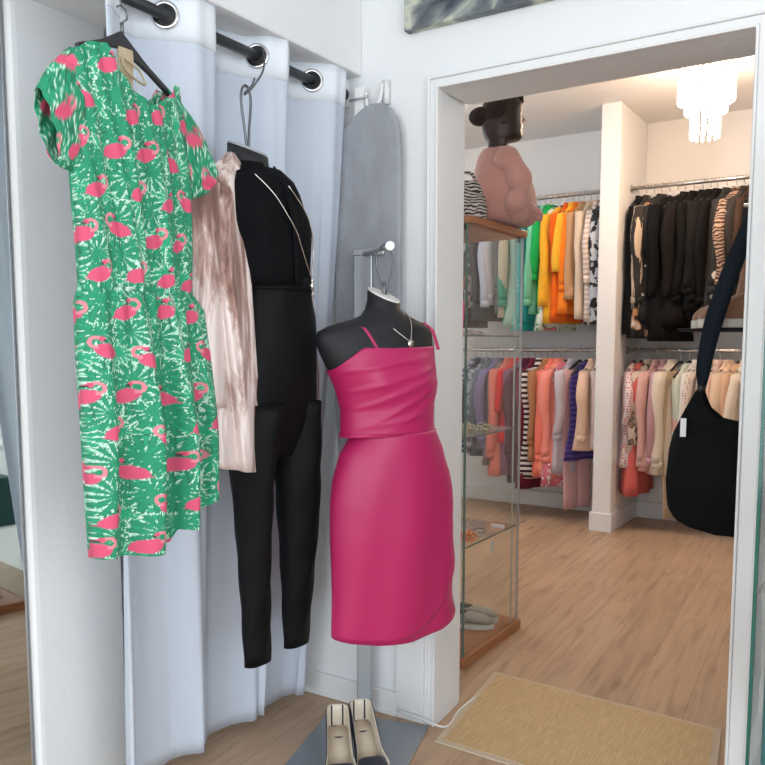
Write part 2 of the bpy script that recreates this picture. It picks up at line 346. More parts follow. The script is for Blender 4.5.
# ------------------------------------------------------------------ GREEN DRESS
def hashv(i, j, k): return (np.sin(i * 127.1 + j * 311.7 + k * 74.7) * 43758.5453) % 1.0
def dress_pattern(s, z):
    s = np.asarray(s); z = np.asarray(z); col = np.empty(s.shape + (3,)); col[:] = (.32, .62, .47)
    mint = np.array((.30, .74, .50)); green = np.array((.010, .25, .125)); dark = np.array((.01, .15, .08)); pink = np.array((.64, .075, .16)); pinkd = np.array((.60, .10, .20))
    # fine line work between the motifs
    ln = np.sin(s * 900 + 6 * np.sin(z * 70)) * np.sin(z * 800 + 5 * np.sin(s * 60)); col[ln > .62] = (.12, .46, .28); col[ln < -.5] = (.80, .92, .86)
    gx, gz = .088, .088
    for oi, (ox, oz, n_, amp, R0) in enumerate(((0, 0, 15, 1, .054), (.044, .044, 13, 1, .047))):
        I = np.floor((s - ox) / gx); J = np.floor((z - oz) / gz)
        for di in (-1, 0, 1):
            for dj in (-1, 0, 1):
                i, j = I + di, J + dj
                cx = ox + (i + .5 + .35 * (hashv(i, j, oi) - .5)) * gx; cz = oz + (j + .5 + .35 * (hashv(i, j, oi + 5) - .5)) * gz
                dx, dz = s - cx, z - cz; r = np.hypot(dx, dz); th = np.arctan2(dz, dx) + hashv(i, j, 9) * 3
                rr = R0 * (.8 + .4 * hashv(i, j, 3)); w = np.cos(n_ * th)
                halo = (r < rr) & (w > -.2); col[halo & (r > rr * .5)] = (.56, .82, .66)
                leaf = (r < rr * .95) & (w > -1.25 + 1.75 * (r / rr) ** 1.15); col[leaf] = green if oi else (.012, .32, .16)
                ed = (r < rr) & (np.abs(w - (-1.25 + 1.75 * (r / rr) ** 1.15)) < .2) & (r > rr * .45); col[ed] = dark
    # flamingos
    gx, gz = .104, .088
    J = np.floor(z / gz)
    for dj in (-1, 0, 1):
        j = J + dj; off = (j % 2) * gx * .5; I = np.floor((s - off) / gx)
        for di in (-1, 0, 1):
            i = I + di
            cx = off + (i + .5 + .3 * (hashv(i, j, 21) - .5)) * gx; cz = (j + .5 + .3 * (hashv(i, j, 22) - .5)) * gz
            fl = np.where(hashv(i, j, 23) > .35, 1., -1.); x = (s - cx) * fl; y = z - cz
            legs = (y < -.008) & (y > -.042) & ((np.abs(x + .002 + .05 * (y + .01)) < .0015) | (np.abs(x - .010 + .12 * (y + .01)) < .0015)); col[legs] = dark
            xr = x * .96 + y * .26; yr = -x * .26 + y * .96
            outl = ((xr / .0265) ** 2 + (yr / .0158) ** 2 < 1); col[outl] = pinkd
            body = ((xr / .0245) ** 2 + (yr / .0138) ** 2 < 1); col[body] = pink
            tail = (xr < -.015) & (xr > -.034) & (np.abs(yr + .003) < .28 * (xr + .034)); col[tail] = pink
            nr = np.hypot(x - .021, y - .019); neck = (np.abs(nr - .0110) < .0034) & ((x > .018) | (y > .024)); col[neck] = (.72, .22, .27)
            n2 = (np.hypot(x - .011, y - .026) < .0055); col[n2] = pink
            bk = (np.abs(x - .006) < .0035) & (np.abs(y - .0225) < .0025); col[bk] = (.05, .05, .05)
    return col
def color_mesh(o, S, Z, fn):
    c = fn(np.array(S), np.array(Z)); me = o.data
    at = me.color_attributes.new('Col', 'FLOAT_COLOR', 'POINT')
    a = np.ones((len(me.vertices), 4)); a[:, :3] = c; at.data.foreach_set('color', a.ravel())
M_green = attr_mat('flamingo_print', .75, .05, (300, .1))
GK = .947; GP = (-1.42, 1.212, .855); gf = Fr(GP, 0, GK)
green = thing('summer_dress', 'green summer dress printed with pink flamingos and palm leaves on a black hanger', 'dress', GP)
gb = [(1.96, -.163, .158), (1.88, -.163, .158), (1.80, -.158, .176), (1.68, -.150, .183), (1.60, -.146, .182), (1.50, -.139, .179), (1.44, -.137, .177), (1.42, -.139, .178), (1.385, -.151, .214), (1.276, -.150, .228), (1.138, -.145, .240), (1.02, -.142, .242), (.83, -.135, .236), (.80, -.135, .236)]
gneck = [(-.12, 1.928), (-.10, 1.936), (-.085, 1.935), (-.063, 1.898), (-.035, 1.869), (-.006, 1.849), (.022, 1.833), (.057, 1.850), (.10, 1.877), (.115, 1.902), (.13, 1.898)]
ghem = [(-.14, .830), (-.06, .826), (.017, .824), (.048, .838), (.060, .868), (.110, .862), (.150, .885), (.18, .915), (.25, .925)]
def cloth_sheet(fr, side, ztop, zbot, lr, depth, nu, nv):
    vs = []; S = []; Z = []
    for j in range(nv + 1):
        for i in range(nu + 1):
            u = i / nu
            s0 = lr(1.9)[0] + (lr(1.9)[1] - lr(1.9)[0]) * u
            zt = ztop(u); zb = zbot(u); z = zb + (zt - zb) * j / nv
            l, r = lr(z); s = l + (r - l) * u
            e = math.sqrt(max(0, 1 - (2 * u - 1) ** 2)) ; y = side * (.006 + depth(u, z) * e) 
            vs.append(fr(s, y if e > 0 else 0, z)); S.append((u - .5) * .40 + (.3 if side < 0 else 0)); Z.append(z)
    fs = [(j * (nu + 1) + i, j * (nu + 1) + i + 1, (j + 1) * (nu + 1) + i + 1, (j + 1) * (nu + 1) + i) for j in range(nv) for i in range(nu)]
    return vs, fs, S, Z
def dress_part(name, ztop, zbot, depth, nu, nv, back=True):
    lr = lambda z: (interp([(r[0], r[1]) for r in gb], z), interp([(r[0], r[2]) for r in gb], z))
    v1, f1, S1, Z1 = cloth_sheet(gf, 1, ztop, zbot, lr, depth, nu, nv)
    v2, f2, S2, Z2 = cloth_sheet(gf, -1, ztop, zbot, lr, lambda u, z: .03, nu // 3, nv // 3)
    b = MB(); b.add(v1, f1); b.add(v2, f2)
    o = b.build(name, M_green, green, solid=.0015); color_mesh(o, S1 + S2, Z1 + Z2, dress_pattern); return o
def top_of(u):
    s = -.118 + .236 * u if False else (-.163 + .321 * u)
    pts = [(-.163, 1.885), (-.14, 1.915), (-.12, 1.930)] + gneck[2:-1] + [(.13, 1.899), (.158, 1.885)]
    return interp(pts, s)
dress_part('bodice', top_of, lambda u: 1.415, lambda u, z: .045 + .010 * math.sin(u * 22 + z * 4) * (1 if z < 1.75 else .4) + .004 * math.sin(u * 60 + z * 25), 230, 220)
def skirt_depth(u, z):
    f = min(1, (1.43 - z) / .35)
    w = math.sin(u * 2 * PI * 3.6 + .9 + .9 * math.sin(z * 3.5)); w2 = math.sin(u * 2 * PI * 8.3 + 2 * z)
    return .055 + .02 * f + .034 * f * (abs(w) ** .7) * (1 if w > 0 else -1) + .006 * w2 * (1 - f * .5) 
dress_part('skirt', lambda u: 1.418, lambda u: interp(ghem, -.135 + .382 * u), skirt_depth, 250, 260)
# waist casing
b = MB(); S = []; Z = []; rings = []
for z in (1.404, 1.412, 1.420, 1.428):
    l, r = interp([(q[0], q[1]) for q in gb], z), interp([(q[0], q[2]) for q in gb], z); rg = []
    for k in range(90):
        th = 2 * PI * k / 90; s = (l + r) / 2 + (r - l) / 2 * math.cos(th) * 1.01
        rg.append(gf(s, math.sin(th) * (.053 + .003 * math.sin(k * 2.1)) + (.002 if math.sin(th) > 0 else 0), z)); S.append(s); Z.append(z)
    rings.append(rg)
b.rings(rings, cap=False); o = b.build('waistband', M_green, green, solid=.001); color_mesh(o, S, Z, dress_pattern)
# flutter sleeves
def sleeve(side, seam, mid, openg):
    S = []; Z = []; rings = []; NN = 70; K = 30
    for k in range(K + 1):
        t_ = k / K
        def q(idx):
            a, m, c = seam[idx], mid[idx], openg[idx]; return (1 - t_) ** 2 * a + 2 * t_ * (1 - t_) * m + t_ ** 2 * c
        st, zt, sb, zb, dep = (q(i) for i in range(5)); rg = []
        for i in range(NN):
            th = 2 * PI * i / NN; f = (1 - math.cos(th)) / 2; s = st + (sb - st) * f; z = zt + (zb - zt) * f
            dd = math.sin(th) * (dep + .004 * math.sin(th * 9 + k * .15))
            rg.append(gf(s, dd, z)); S.append(side * .1 * t_ + .02 + (0 if th < PI else .2)); Z.append(z + .02)
        rings.append(rg)
    b = MB(); b.rings(rings, cap=False); o = b.build('sleeve', M_green, green, solid=.0015); color_mesh(o, S, Z, dress_pattern)
sleeve(-1, (-.120, 1.926, -.150, 1.665, .030), (-.185, 1.892, -.165, 1.665, .032), (-.222, 1.815, -.185, 1.675, .024))
sleeve(1, (.118, 1.902, .180, 1.655, .030), (.205, 1.87, .20, 1.655, .040), (.262, 1.745, .225, 1.668, .040))

# its hanger, thread and label
hg = thing('clothes_hanger', 'black plastic hanger holding the green flamingo dress, hung from thread', 'hanger', (GP[0], GP[1], 1.90))
hf = Fr((GP[0], GP[1], 1.90), 0, GK)
def armrings(x0, z0, x1, z1, w0, w1, th=.006):
    r = []
    for k in range(9):
        t_ = k / 8; x = x0 + (x1 - x0) * t_; z = z0 + (z1 - z0) * (t_ ** .8 if abs(x1) < .1 else t_); w = w0 + (w1 - w0) * min(1, t_ * 2.2)
        r.append([hf(x, -th, z + w), hf(x, th, z + w), hf(x, th, z - w), hf(x, -th, z - w)])
    return r
b = MB(); b.rings(armrings(-.008, 1.972, -.125, 1.925, .019, .007)); b.rings(armrings(-.010, 1.972, .150, 1.880, .019, .007)); b.build('shoulder_bar', M_plastic, hg, bevel=.002)
b = MB(); b.tube([hf(-.003, 0, z) for z in (1.985, 2.00, 2.01)], .004); b.tube([hf(p[0], 0, p[1]) for p in ((-.003, 2.01), (.012, 2.022), (.010, 2.040), (-.004, 2.047), (-.016, 2.040))], .0022); b.build('hook', M_wire, hg)
b = MB(); b.tube([(-1.42, 1.208, 2.003), (-1.425, 1.208, 2.30)], .0009, 5); b.tube([(-1.42, 1.208, 2.30), (-1.588, 1.208, 2.305)], .003, 6); tag(b.build('hanging_thread', M_steel), 'thin thread on a nail in the white bulkhead carrying the flamingo dress hanger', 'thread')
bt = thing('hang_tag_strap', 'gold beige strap with metal buckle hanging in the neckline of the flamingo dress', 'belt', (-1.425, 1.217, 1.80))
bf_ = Fr((-1.425, 1.217, 1.80), 0, GK); Mg = noise_mat('gold_beige', [(.3, (.42, .33, .20)), (.7, (.62, .52, .36))], 25, .4, metal=.3)
rings = []
for k in range(9):
    z = 1.955 - .115 * k / 8; w = .019 + .002 * math.sin(k); rings.append([bf_(-.006 + .003 * k / 8 - w, .008, z), bf_(-.006 + w + .003 * k / 8, .008, z), bf_(-.006 + w, .014, z), bf_(-.006 - w, .014, z)])
MB().rings(rings).build('strap', Mg, bt, bevel=.001)
b = MB(); b.tube(smoothcurve([bf_(x, .022, z) for x, z in ((-.02, 1.93), (.02, 1.915), (.036, 1.895), (.034, 1.886), (-.008, 1.90), (-.024, 1.922), (-.02, 1.93))], 5), .0025, 6); b.build('buckle', Mg, bt)
b = MB(); b.tube(smoothcurve([bf_(x, .012, z) for x, z in ((-.004, 1.955), (.02, 1.90), (.03, 1.865), (.048, 1.84), (.03, 1.86), (.028, 1.835))], 4), .0011, 5); b.build('white_string', M_white, bt)

# ------------------------------------------------------------------ BLACK OUTFIT ON A HANGING FORM
BP = (-1.5, 1.8, .40); bf = Fr(BP, 0)
form = thing('mannequin_torso', 'black hanging torso form wearing black shirt, trousers and velvet cardigan', 'mannequin', BP)
# neck and shoulders
def corr(l, r, bfr, bbk, sinp=.77, cosp=.64):
    # silhouettes were taken across the view: widen nothing, shrink for depth
    w = (r - l) / 2 * cosp; bm_ = (bfr + bbk) / 2; a = math.sqrt(max(w * w - (bm_ * sinp) ** 2, (.45 * w) ** 2)) / cosp
    off = (bfr - bbk) / 2 * sinp / cosp
    c = (l + r) / 2 - off; return c - a, c + a
def table(rows): return [(z, *corr(l, r, f, k), f, k) for z, l, r, f, k in rows]
ft = table([(1.835, -.172, -.035, .05, .05), (1.80, -.178, -.030, .052, .05), (1.775, -.185, -.02, .055, .05), (1.755, -.21, .04, .065, .05), (1.73, -.235, .10, .08, .05), (1.68, -.24, .135, .095, .045), (1.62, -.23, .165, .105, .04), (1.5, -.20, .155, .10, .04), (1.40, -.18, .150, .09, .04), (1.3, -.18, .165, .09, .04), (1.15, -.19, .175, .09, .04), (1.1, -.19, .175, .09, .04)])
def neckring(fr, cx, cy, z, a, b_, tilt, n=36, ty=0.): return [fr(cx + a * math.cos(2 * PI * k / n), cy + b_ * math.sin(2 * PI * k / n), z - tilt * a * math.cos(2 * PI * k / n) - ty * b_ * math.sin(2 * PI * k / n)) for k in range(n)]
NCX = -.115
b = MB(); rg = [neckring(bf, NCX, .0, 1.815, .058, .050, .10, ty=.35), neckring(bf, NCX, 0, 1.79, .058, .052, .08, ty=.2), neckring(bf, NCX + .005, 0, 1.765, .062, .055, .05)]
ln = lofttab(bf, ft, [1.745, 1.73, 1.70, 1.66, 1.6, 1.5], 36); b.rings(rg + ln); b.build('torso', M_black, form)
b = MB(); b.rings([neckring(bf, NCX, 0, 1.815, .056, .048, .10, ty=.35), neckring(bf, NCX, 0, 1.822, .055, .047, .10, ty=.35)]); b.build('neck_cap', M_capgrey, form, bevel=.002)
# hook of twisted wire above the neck
b = MB(); hk = smoothcurve([bf(NCX + x, y, z) for x, y, z in ((.0, 0, 1.80), (-.010, 0, 1.86), (-.022, 0, 1.93), (-.020, 0, 1.965), (-.004, 0, 1.980), (.012, 0, 1.965), (.014, 0, 1.93), (.006, 0, 1.86), (.004, 0, 1.80))], 6)
b.tube(hk, .0035, 8); b.build('wire_loop', M_wire, form)
b = MB(); ctr = Vector((-1.5, 1.682, 1.973))
sp = smoothcurve([(-1.66, 1.905, 2.115), (-1.675, 1.912, 2.14), (-1.668, 1.915, 2.163), (-1.645, 1.91, 2.168), (-1.625, 1.90, 2.15), (-1.60, 1.87, 2.09), (-1.55, 1.77, 2.01), (-1.51, 1.69, 1.962), (-1.495, 1.675, 1.963), (-1.487, 1.69, 1.98), (-1.495, 1.71, 2.005)], 6)
b.tube(sp, .003, 8); tag(b.build('s_hook', M_wire), 'grey wire S-shaped hook from curtain rod to the black outfit form', 'hook')
# shirt
st = [(z, l - .004, r + .004, f + .008, k + .006) for z, l, r, f, k in ft]
shirt = thing('shirt', 'black collared shirt tucked into trousers on the hanging torso form', 'shirt', BP)
fold = lambda x, z, s: .004 * math.sin(x * 38 + z * 9) + .003 * math.sin(x * 20 - z * 31)
b = MB(); b.rings(lofttab(bf, st, [1.765 - .0255 * k for k in range(13)], 60, fold), cap=False); b.build('shirt_body', M_blackcloth, shirt, solid=.002)
b = MB()   # collar: two leaves standing around the neck
for sgn in (-1, 1):
    rr = []
    for k in range(9):
        th = R(90 - sgn * (18 + 150 * k / 8)) if sgn > 0 else R(90 + 18 + 150 * k / 8)
        ax, ay = .072, .066; cx = NCX + .012
        top = bf(cx + ax * .93 * math.cos(th), ay * .95 * math.sin(th), 1.785 - (0.012 * (1 - k / 8)))
        mid = bf(cx + ax * 1.1 * math.cos(th), ay * 1.12 * math.sin(th), 1.765 - .02 * (1 - k / 8))
        dr = .052 * max(0, 1 - k / 3.5) + .028
        low = bf(cx + ax * (1.18 + .35 * max(0, 1 - k / 3)) * math.cos(th) + sgn * .0, ay * 1.3 * math.sin(th) + .006, 1.755 - dr)
        rr.append([top, mid, low])
    b.rings(rr, cap=False, closed=False)
b.build('collar', M_blackcloth, shirt, solid=.003)
# button placket
b = MB(); rr = []
for k in range(12):
    z = 1.73 - .0245 * k; l, r, ff = (blend(st, z, q) for q in (1, 2, 3)); cx = (l + r) / 2 + .012
    rr.append([bf(cx - .014, ff + .004, z), bf(cx + .014, ff + .004, z)])
b.rings(rr, cap=False, closed=False); b.build('placket', M_blackcloth, shirt, solid=.002)
# trousers
tr = thing('trousers', 'black tapered trousers with creased legs hanging below the black shirt', 'trousers', BP)
hip = table([(1.475, -.150, .158, .098, .05), (1.44, -.155, .162, .10, .05), (1.40, -.165, .176, .10, .055), (1.3, -.18, .186, .10, .055), (1.2, -.192, .190, .098, .05), (1.12, -.196, .188, .09, .048), (1.05, -.17, .165, .07, .040), (1.0, -.13, .12, .05, .03), (.97, -.08, .07, .03, .02)])
tf = lambda x, z, s: .002 * math.sin(x * 30 + z * 22) + (.004 * math.sin(x * 60) if z > 1.38 else 0)
def leg(side):
    inner = [(1.14, .03 * -side), (1.06, .012 * -side), (.985, -.012), (.92, -.024 if side < 0 else -.014), (.70, -.042 if side < 0 else .002), (.42, -.048 if side < 0 else .012)]
    outer = [(1.14, -.196), (1.06, -.202), (.985, -.205), (.78, -.185), (.55, -.167), (.40, -.160)] if side < 0 else [(1.14, .190), (1.06, .193), (.985, .194), (.81, .190), (.60, .156), (.40, .126)]
    rings = []
    for k in range(24):
        z = 1.14 - (1.14 - .405) * k / 23
        i, o_ = interp(inner, z), interp(outer, z); l, r = min(i, o_), max(i, o_)
        t_ = k / 23; bfr = .093 * (1 - t_) + .026 * t_; bbk = .048 * (1 - t_) + .020 * t_
        l, r = corr(l, r, bfr, bbk); rg = []
        for q in range(28):
            th = 2 * PI * q / 28; c, s = math.cos(th), math.sin(th)
            cr = 1 + .10 * max(0, s) ** 10
            rg.append(bf((l + r) / 2 + (r - l) / 2 * c, s * (bfr if s > 0 else bbk) * cr + .002 * math.sin(z * 40 + q), z))
        rings.append(rg)
    return rings
b = MB(); b.rings(lofttab(bf, hip, [1.475, 1.46, 1.44, 1.42, 1.38, 1.34, 1.28, 1.22, 1.16, 1.1, 1.05, 1.0, .985], 56, tf), cap=(0, 1)); b.build('hip_section', M_trous, tr)
for s_ in (-1, 1): b = MB(); b.rings(leg(s_), cap=(0, 0)); b.build('trouser_leg', M_trous, tr, solid=.003)
b = MB(); b.rings(lofttab(bf, [(z, l - .002, r + .002, f + .003, k) for z, l, r, f, k in hip], [1.485, 1.47, 1.455, 1.447], 56, tf), cap=False); b.build('waistband', M_trous, tr, solid=.003)
# velvet cardigan
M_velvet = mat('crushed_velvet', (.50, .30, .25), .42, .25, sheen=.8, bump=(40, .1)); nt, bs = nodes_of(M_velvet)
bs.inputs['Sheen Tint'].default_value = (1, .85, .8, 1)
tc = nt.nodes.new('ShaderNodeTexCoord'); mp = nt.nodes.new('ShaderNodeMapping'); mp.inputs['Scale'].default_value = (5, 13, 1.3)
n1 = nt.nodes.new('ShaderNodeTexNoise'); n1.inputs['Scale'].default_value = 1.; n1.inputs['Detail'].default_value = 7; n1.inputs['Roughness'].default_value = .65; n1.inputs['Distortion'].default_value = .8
rp = ramp(nt, [(.45, (.19, .09, .07)), (.51, (.42, .26, .22)), (.57, (.82, .70, .67))]); nt.links.new(tc.outputs['Object'], mp.inputs['Vector']); nt.links.new(mp.outputs['Vector'], n1.inputs['Vector']); nt.links.new(n1.outputs['Fac'], rp.inputs['Fac']); nt.links.new(rp.outputs['Color'], bs.inputs['Base Color'])  # pile mottling, with the velvet's sheen highlights painted into the base colour
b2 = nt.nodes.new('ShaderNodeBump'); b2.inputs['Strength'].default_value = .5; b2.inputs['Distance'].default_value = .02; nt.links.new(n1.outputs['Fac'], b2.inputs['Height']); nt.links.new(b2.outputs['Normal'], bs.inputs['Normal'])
cd = thing('cardigan', 'long rose beige crushed velvet cardigan open over the black shirt', 'cardigan', BP)
cL = [(1.786, -.202), (1.741, -.257), (1.696, -.293), (1.643, -.322), (1.51, -.318), (1.413, -.302), (1.159, -.276), (.95, -.262)]
cR = [(1.79, -.165), (1.74, -.115), (1.685, -.092), (1.60, -.098), (1.474, -.118), (1.341, -.108), (1.149, -.093), (.95, -.072)]
def panel(lt, rt, ybase, zt, zb, nu, nv, ph, amp=.014, bulge=.025, wy=lambda u: .25 + .75 * u):
    vs = []
    for j in range(nv + 1):
        z = zb(0) + (zt - zb(0)) * j / nv
        for i in range(nu + 1):
            u = i / nu; zz = z if j > 0 else zb(u); l, r = interp(lt, zz), interp(rt, zz); s = l + (r - l) * u
            f = min(1, (zt - zz) / .3)
            y = ybase(zz) + bulge * math.sin(PI * u) + amp * f * (1 - u ** 3) * math.sin(u * 13 + ph + 1.5 * math.sin(zz * 4)) + .004 * (1 - u ** 3) * math.sin(u * 31 + zz * 9)
            y = y * wy(u); vs.append(bf(s - 1.0 * y, y, zz))
    return vs, [(j * (nu + 1) + i, j * (nu + 1) + i + 1, (j + 1) * (nu + 1) + i + 1, (j + 1) * (nu + 1) + i) for j in range(nv) for i in range(nu)]
yb = lambda z: interp([(1.80, .005), (1.74, .035), (1.65, .055), (1.5, .062), (1.3, .062), (1.0, .055)], z)
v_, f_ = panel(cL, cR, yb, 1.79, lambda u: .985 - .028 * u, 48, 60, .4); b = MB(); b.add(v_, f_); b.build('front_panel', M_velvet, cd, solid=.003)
cL2 = [(1.752, .055), (1.74, .085), (1.71, .105), (1.66, .130), (1.5, .150), (1.3, .155), (1.0, .16), (.9, .16)]
cR2 = [(1.752, .072), (1.74, .106), (1.71, .128), (1.67, .150), (1.5, .172), (1.3, .192), (1.2, .208), (.93, .206), (.9, .206)]
yb2 = lambda z: interp([(1.75, -.01), (1.6, -.045), (.9, -.055)], z)
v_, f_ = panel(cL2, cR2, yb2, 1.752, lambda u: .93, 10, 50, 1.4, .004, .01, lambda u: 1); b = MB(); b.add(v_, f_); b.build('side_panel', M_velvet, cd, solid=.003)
# back panel linking both fronts behind the form, empty sleeve on the left
vs = []
for j in range(30):
    z = .96 + (1.77 - .96) * j / 29
    for i in range(25):
        u = i / 24; l = interp(cL, z) + .02; r = interp(cR2, z) if z < 1.752 else .07; vs.append(bf(l + (r - l) * u, -.058 + .006 * math.sin(u * 25 + z) + (.045 * max(0, (z - 1.70) / .07)), z))
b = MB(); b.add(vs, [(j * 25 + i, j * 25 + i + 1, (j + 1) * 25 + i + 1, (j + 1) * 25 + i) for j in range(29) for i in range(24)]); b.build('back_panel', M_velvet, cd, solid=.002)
b = MB(); rr = []
for k in range(26):
    t_ = k / 25; z = 1.70 - .56 * t_; cx = -.30 + .02 * t_; rr.append([bf(cx + (.042 - .006 * t_) * math.cos(q) + .003 * math.sin(3 * q + k), .015 + (.040 - .012 * t_) * math.sin(q), z) for q in [2 * PI * u / 20 for u in range(20)]])
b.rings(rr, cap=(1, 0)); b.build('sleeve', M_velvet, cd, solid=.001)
# long necklace
nk = thing('necklace', 'long silver chain necklace with small pendant over the black shirt', 'necklace', BP)
def onshirt(flat, z, off=.010):
    l, r, ff = (blend(st, z, q) for q in (1, 2, 3)); cx, a = (l + r) / 2, (r - l) / 2; best = None
    for q in range(1, 60):
        u = -.98 + 1.96 * q / 60; x = cx + a * u; y = math.sqrt(1 - u * u) * ff + off; e = abs(x + 1.0 * y - flat)
        if best is None or e < best[0]: best = (e, x, y)
    return bf(best[1], best[2], z)
pts = [(-.10, 1.735), (-.060, 1.708), (-.018, 1.678), (.022, 1.640), (.056, 1.598), (.084, 1.555), (.106, 1.515), (.126, 1.487), (.134, 1.52), (.137, 1.56), (.130, 1.61), (.10, 1.66), (.03, 1.72)]
MB().tube(smoothcurve([onshirt(s, z) for s, z in pts], 6), .0016, 6).build('chain', M_silver, nk)
p0 = onshirt(.128, 1.478, .014); b = MB(); b.ball(p0, .006, 8); b.tube([p0, p0 + Vector((0, 0, -.03))], [.0055, .004], 6); b.tube([p0 + Vector((0, -.008, -.014)), p0 + Vector((0, .008, -.010))], .002, 6); b.tube([p0 + Vector((0, 0, -.03)), p0 + Vector((.002, .005, -.045))], .002, 6); b.build('pendant', M_silver, nk)

# ------------------------------------------------------------------ GARMENT STAND
SP = (-1.535, 2.29, 0)
t = thing('garment_stand', 'flat steel display stand with square grey base holding the pink dress form', 'stand', SP)
bp = [(-1.655, 2.24), (-1.300, 2.330), (-1.145, 1.785), (-1.500, 1.695)]
MB().prism([(x - SP[0], y - SP[1]) for x, y in bp], .001, .009).build('base_plate', mat('satin_grey_plate', (.30, .33, .36), .3, .6), t, bevel=.002, smooth=False)
d1 = Vector((.96, .27, 0)); n1_ = Vector((.27, -.96, 0))
def rect(c, w, dpt, z): c = Vector((c[0], c[1], 0)); return [tuple((c + d1 * sx * w + n1_ * sy * dpt).xy) for sx, sy in ((-1, -1), (1, -1), (1, 1), (-1, 1))]
b = MB(); b.prism(rect((0, .0), .026, .010, 0), .009, 1.60); b.build('pole', M_steel, t, bevel=.004, smooth=False)
an = Vector((.245, -.232, 0)).normalized()
b = MB(); b.prism(rect((.0, 0), .033, .013, 0), 1.25, 1.600); b.build('pole_sleeve', M_steel, t, bevel=.004, smooth=False)
b = MB(); b.prism(rect((.022, 0), .055, .012, 0), 1.595, 1.618); b.build('top_bracket', M_steel, t, bevel=.003, smooth=False)
b = MB(); b.tube([Vector((.0, 0, 1.60)), an * .335 + Vector((0, 0, 1.588))], .007, 12); b.build('arm', M_steel, t)
b = MB(); b.tube([an * .333 + Vector((0, 0, 1.588)), an * .350 + Vector((0, 0, 1.588))], [.015, .015], 20); b.build('knob', mat('pearl_knob', (.6, .61, .62), .25, .5), t, bevel=.003)

# ------------------------------------------------------------------ PINK DRESS FORM
PK = .924; PP = (-1.292, 2.058, .40); pf = Fr(PP, 24.4, PK)
f2 = thing('mannequin_torso', 'black hanging torso form wearing the magenta strap dress, on the steel stand', 'mannequin', PP)
cs, sn = .84, .54
def corr2(l, r, f, k): return corr(l, r, f, k, sn, cs)
def table2(rows): return [(z, *corr2(l, r, f, k), f, k) for z, l, r, f, k in rows]
pt = table2([(1.385, -.11, .09, .065, .05), (1.372, -.165, .14, .075, .055), (1.358, -.215, .165, .08, .055), (1.342, -.252, .178, .08, .055), (1.315, -.262, .184, .085, .05), (1.28, -.245, .185, .095, .05), (1.245, -.222, .19, .105, .045), (1.17, -.18, .20, .11, .045), (1.10, -.16, .185, .10, .04), (1.02, -.125, .18, .09, .04), (.95, -.15, .20, .09, .04)])
PC = -.018
b = MB(); rg = [neckring(pf, PC, 0, 1.455, .054, .048, .24, ty=.45), neckring(pf, PC, 0, 1.43, .054, .050, .15, ty=.3), neckring(pf, PC, 0, 1.41, .062, .055, .08)]
b.rings(rg + [pf.ring(PC, .005, 1.392, .085, .062, .05, 36)] + lofttab(pf, pt, [1.378, 1.368, 1.355, 1.34, 1.325, 1.30, 1.27, 1.24, 1.17, 1.1, 1.02, .95], 36)); b.build('torso', M_black, f2)
b = MB(); b.rings([neckring(pf, PC, 0, 1.455, .053, .047, .24, ty=.45), neckring(pf, PC, 0, 1.462, .052, .046, .24, ty=.45)]); b.build('neck_cap', M_capwhite, f2, bevel=.002)
b = MB(); b.tube(smoothcurve([pf(PC + x, 0, z) for x, z in ((.0, 1.44), (-.006, 1.48), (-.025, 1.54), (-.026, 1.585), (.0, 1.617), (.026, 1.60), (.034, 1.56), (.020, 1.50), (.006, 1.44))], 6), .003, 8)
b.tube(smoothcurve([pf(PC, .002, 1.445), pf(PC, .002, 1.50)], 3), .005, 8); b.build('wire_loop', M_wire, f2)
# dress
M_pink = mat('magenta_satin', (.44, .010, .10), .42, sheen=.2, bump=(300, .05)); M_pink.node_tree.nodes['Principled BSDF'].inputs['Sheen Tint'].default_value = (1, .3, .55, 1)
dr = thing('cocktail_dress', 'magenta satin strap dress with draped bust and wrap skirt on torso form', 'dress', PP)
dt = [(z, l - .004, r + .004, f + .006, k + .006) for z, l, r, f, k in pt if z > 1.03]
def dfold(x, z, s):
    if s < 0: return 0
    f = max(0, min(1, (z - 1.03) / .05)) * max(0, min(1, (1.285 - z) / .04))
    a = 0
    for q, (x0, z0, sl) in enumerate(((-.1, 1.235, .16), (0, 1.20, .24), (0, 1.16, .36), (.02, 1.12, .46), (.05, 1.09, .55), (-.02, 1.065, .18))):
        dd = z - (z0 + sl * (x - x0)); a += .0065 * math.exp(-(dd / .008) ** 2)
    return f * a * s
b = MB(); rr = []
NB = 96; JJ = 44
for j in range(JJ + 1):
    rg = []
    for k in range(NB):
        th = 2 * PI * k / NB; c, s = math.cos(th), math.sin(th)
        u = (1 + c) / 2
        zt = interp([(0, 1.222), (.12, 1.255), (.27, 1.292), (.5, 1.290), (.8, 1.294), (1, 1.297)], u) if s > 0 else interp([(0, 1.222), (.5, 1.21), (1, 1.297)], u)
        z = 1.022 + (zt - 1.022) * j / JJ; l, r, ff, bb = (blend(dt, z, q) for q in (1, 2, 3, 4))
        cup = .012 * math.exp(-((z - 1.19) / .05) ** 2) * (math.exp(-((u - .25) / .14) ** 2) + math.exp(-((u - .75) / .14) ** 2)) * max(0, s)
        x = (l + r) / 2 + (r - l) / 2 * c; rg.append(pf(x, (ff if s > 0 else bb) * s + dfold(x, z, s) + cup, z))
    rr.append(rg)
b.rings(rr, cap=False); b.build('bodice', M_pink, dr, solid=.002)
sk = table2([(1.05, -.132, .187, .098, .05), (1.02, -.124, .187, .10, .05), (.96, -.165, .225, .105, .055), (.88, -.192, .250, .108, .06), (.80, -.200, .259, .11, .06), (.69, -.200, .276, .11, .06), (.60, -.198, .272, .105, .06), (.508, -.198, .275, .10, .06), (.40, -.203, .290, .095, .06), (.3, -.205, .298, .09, .06)])
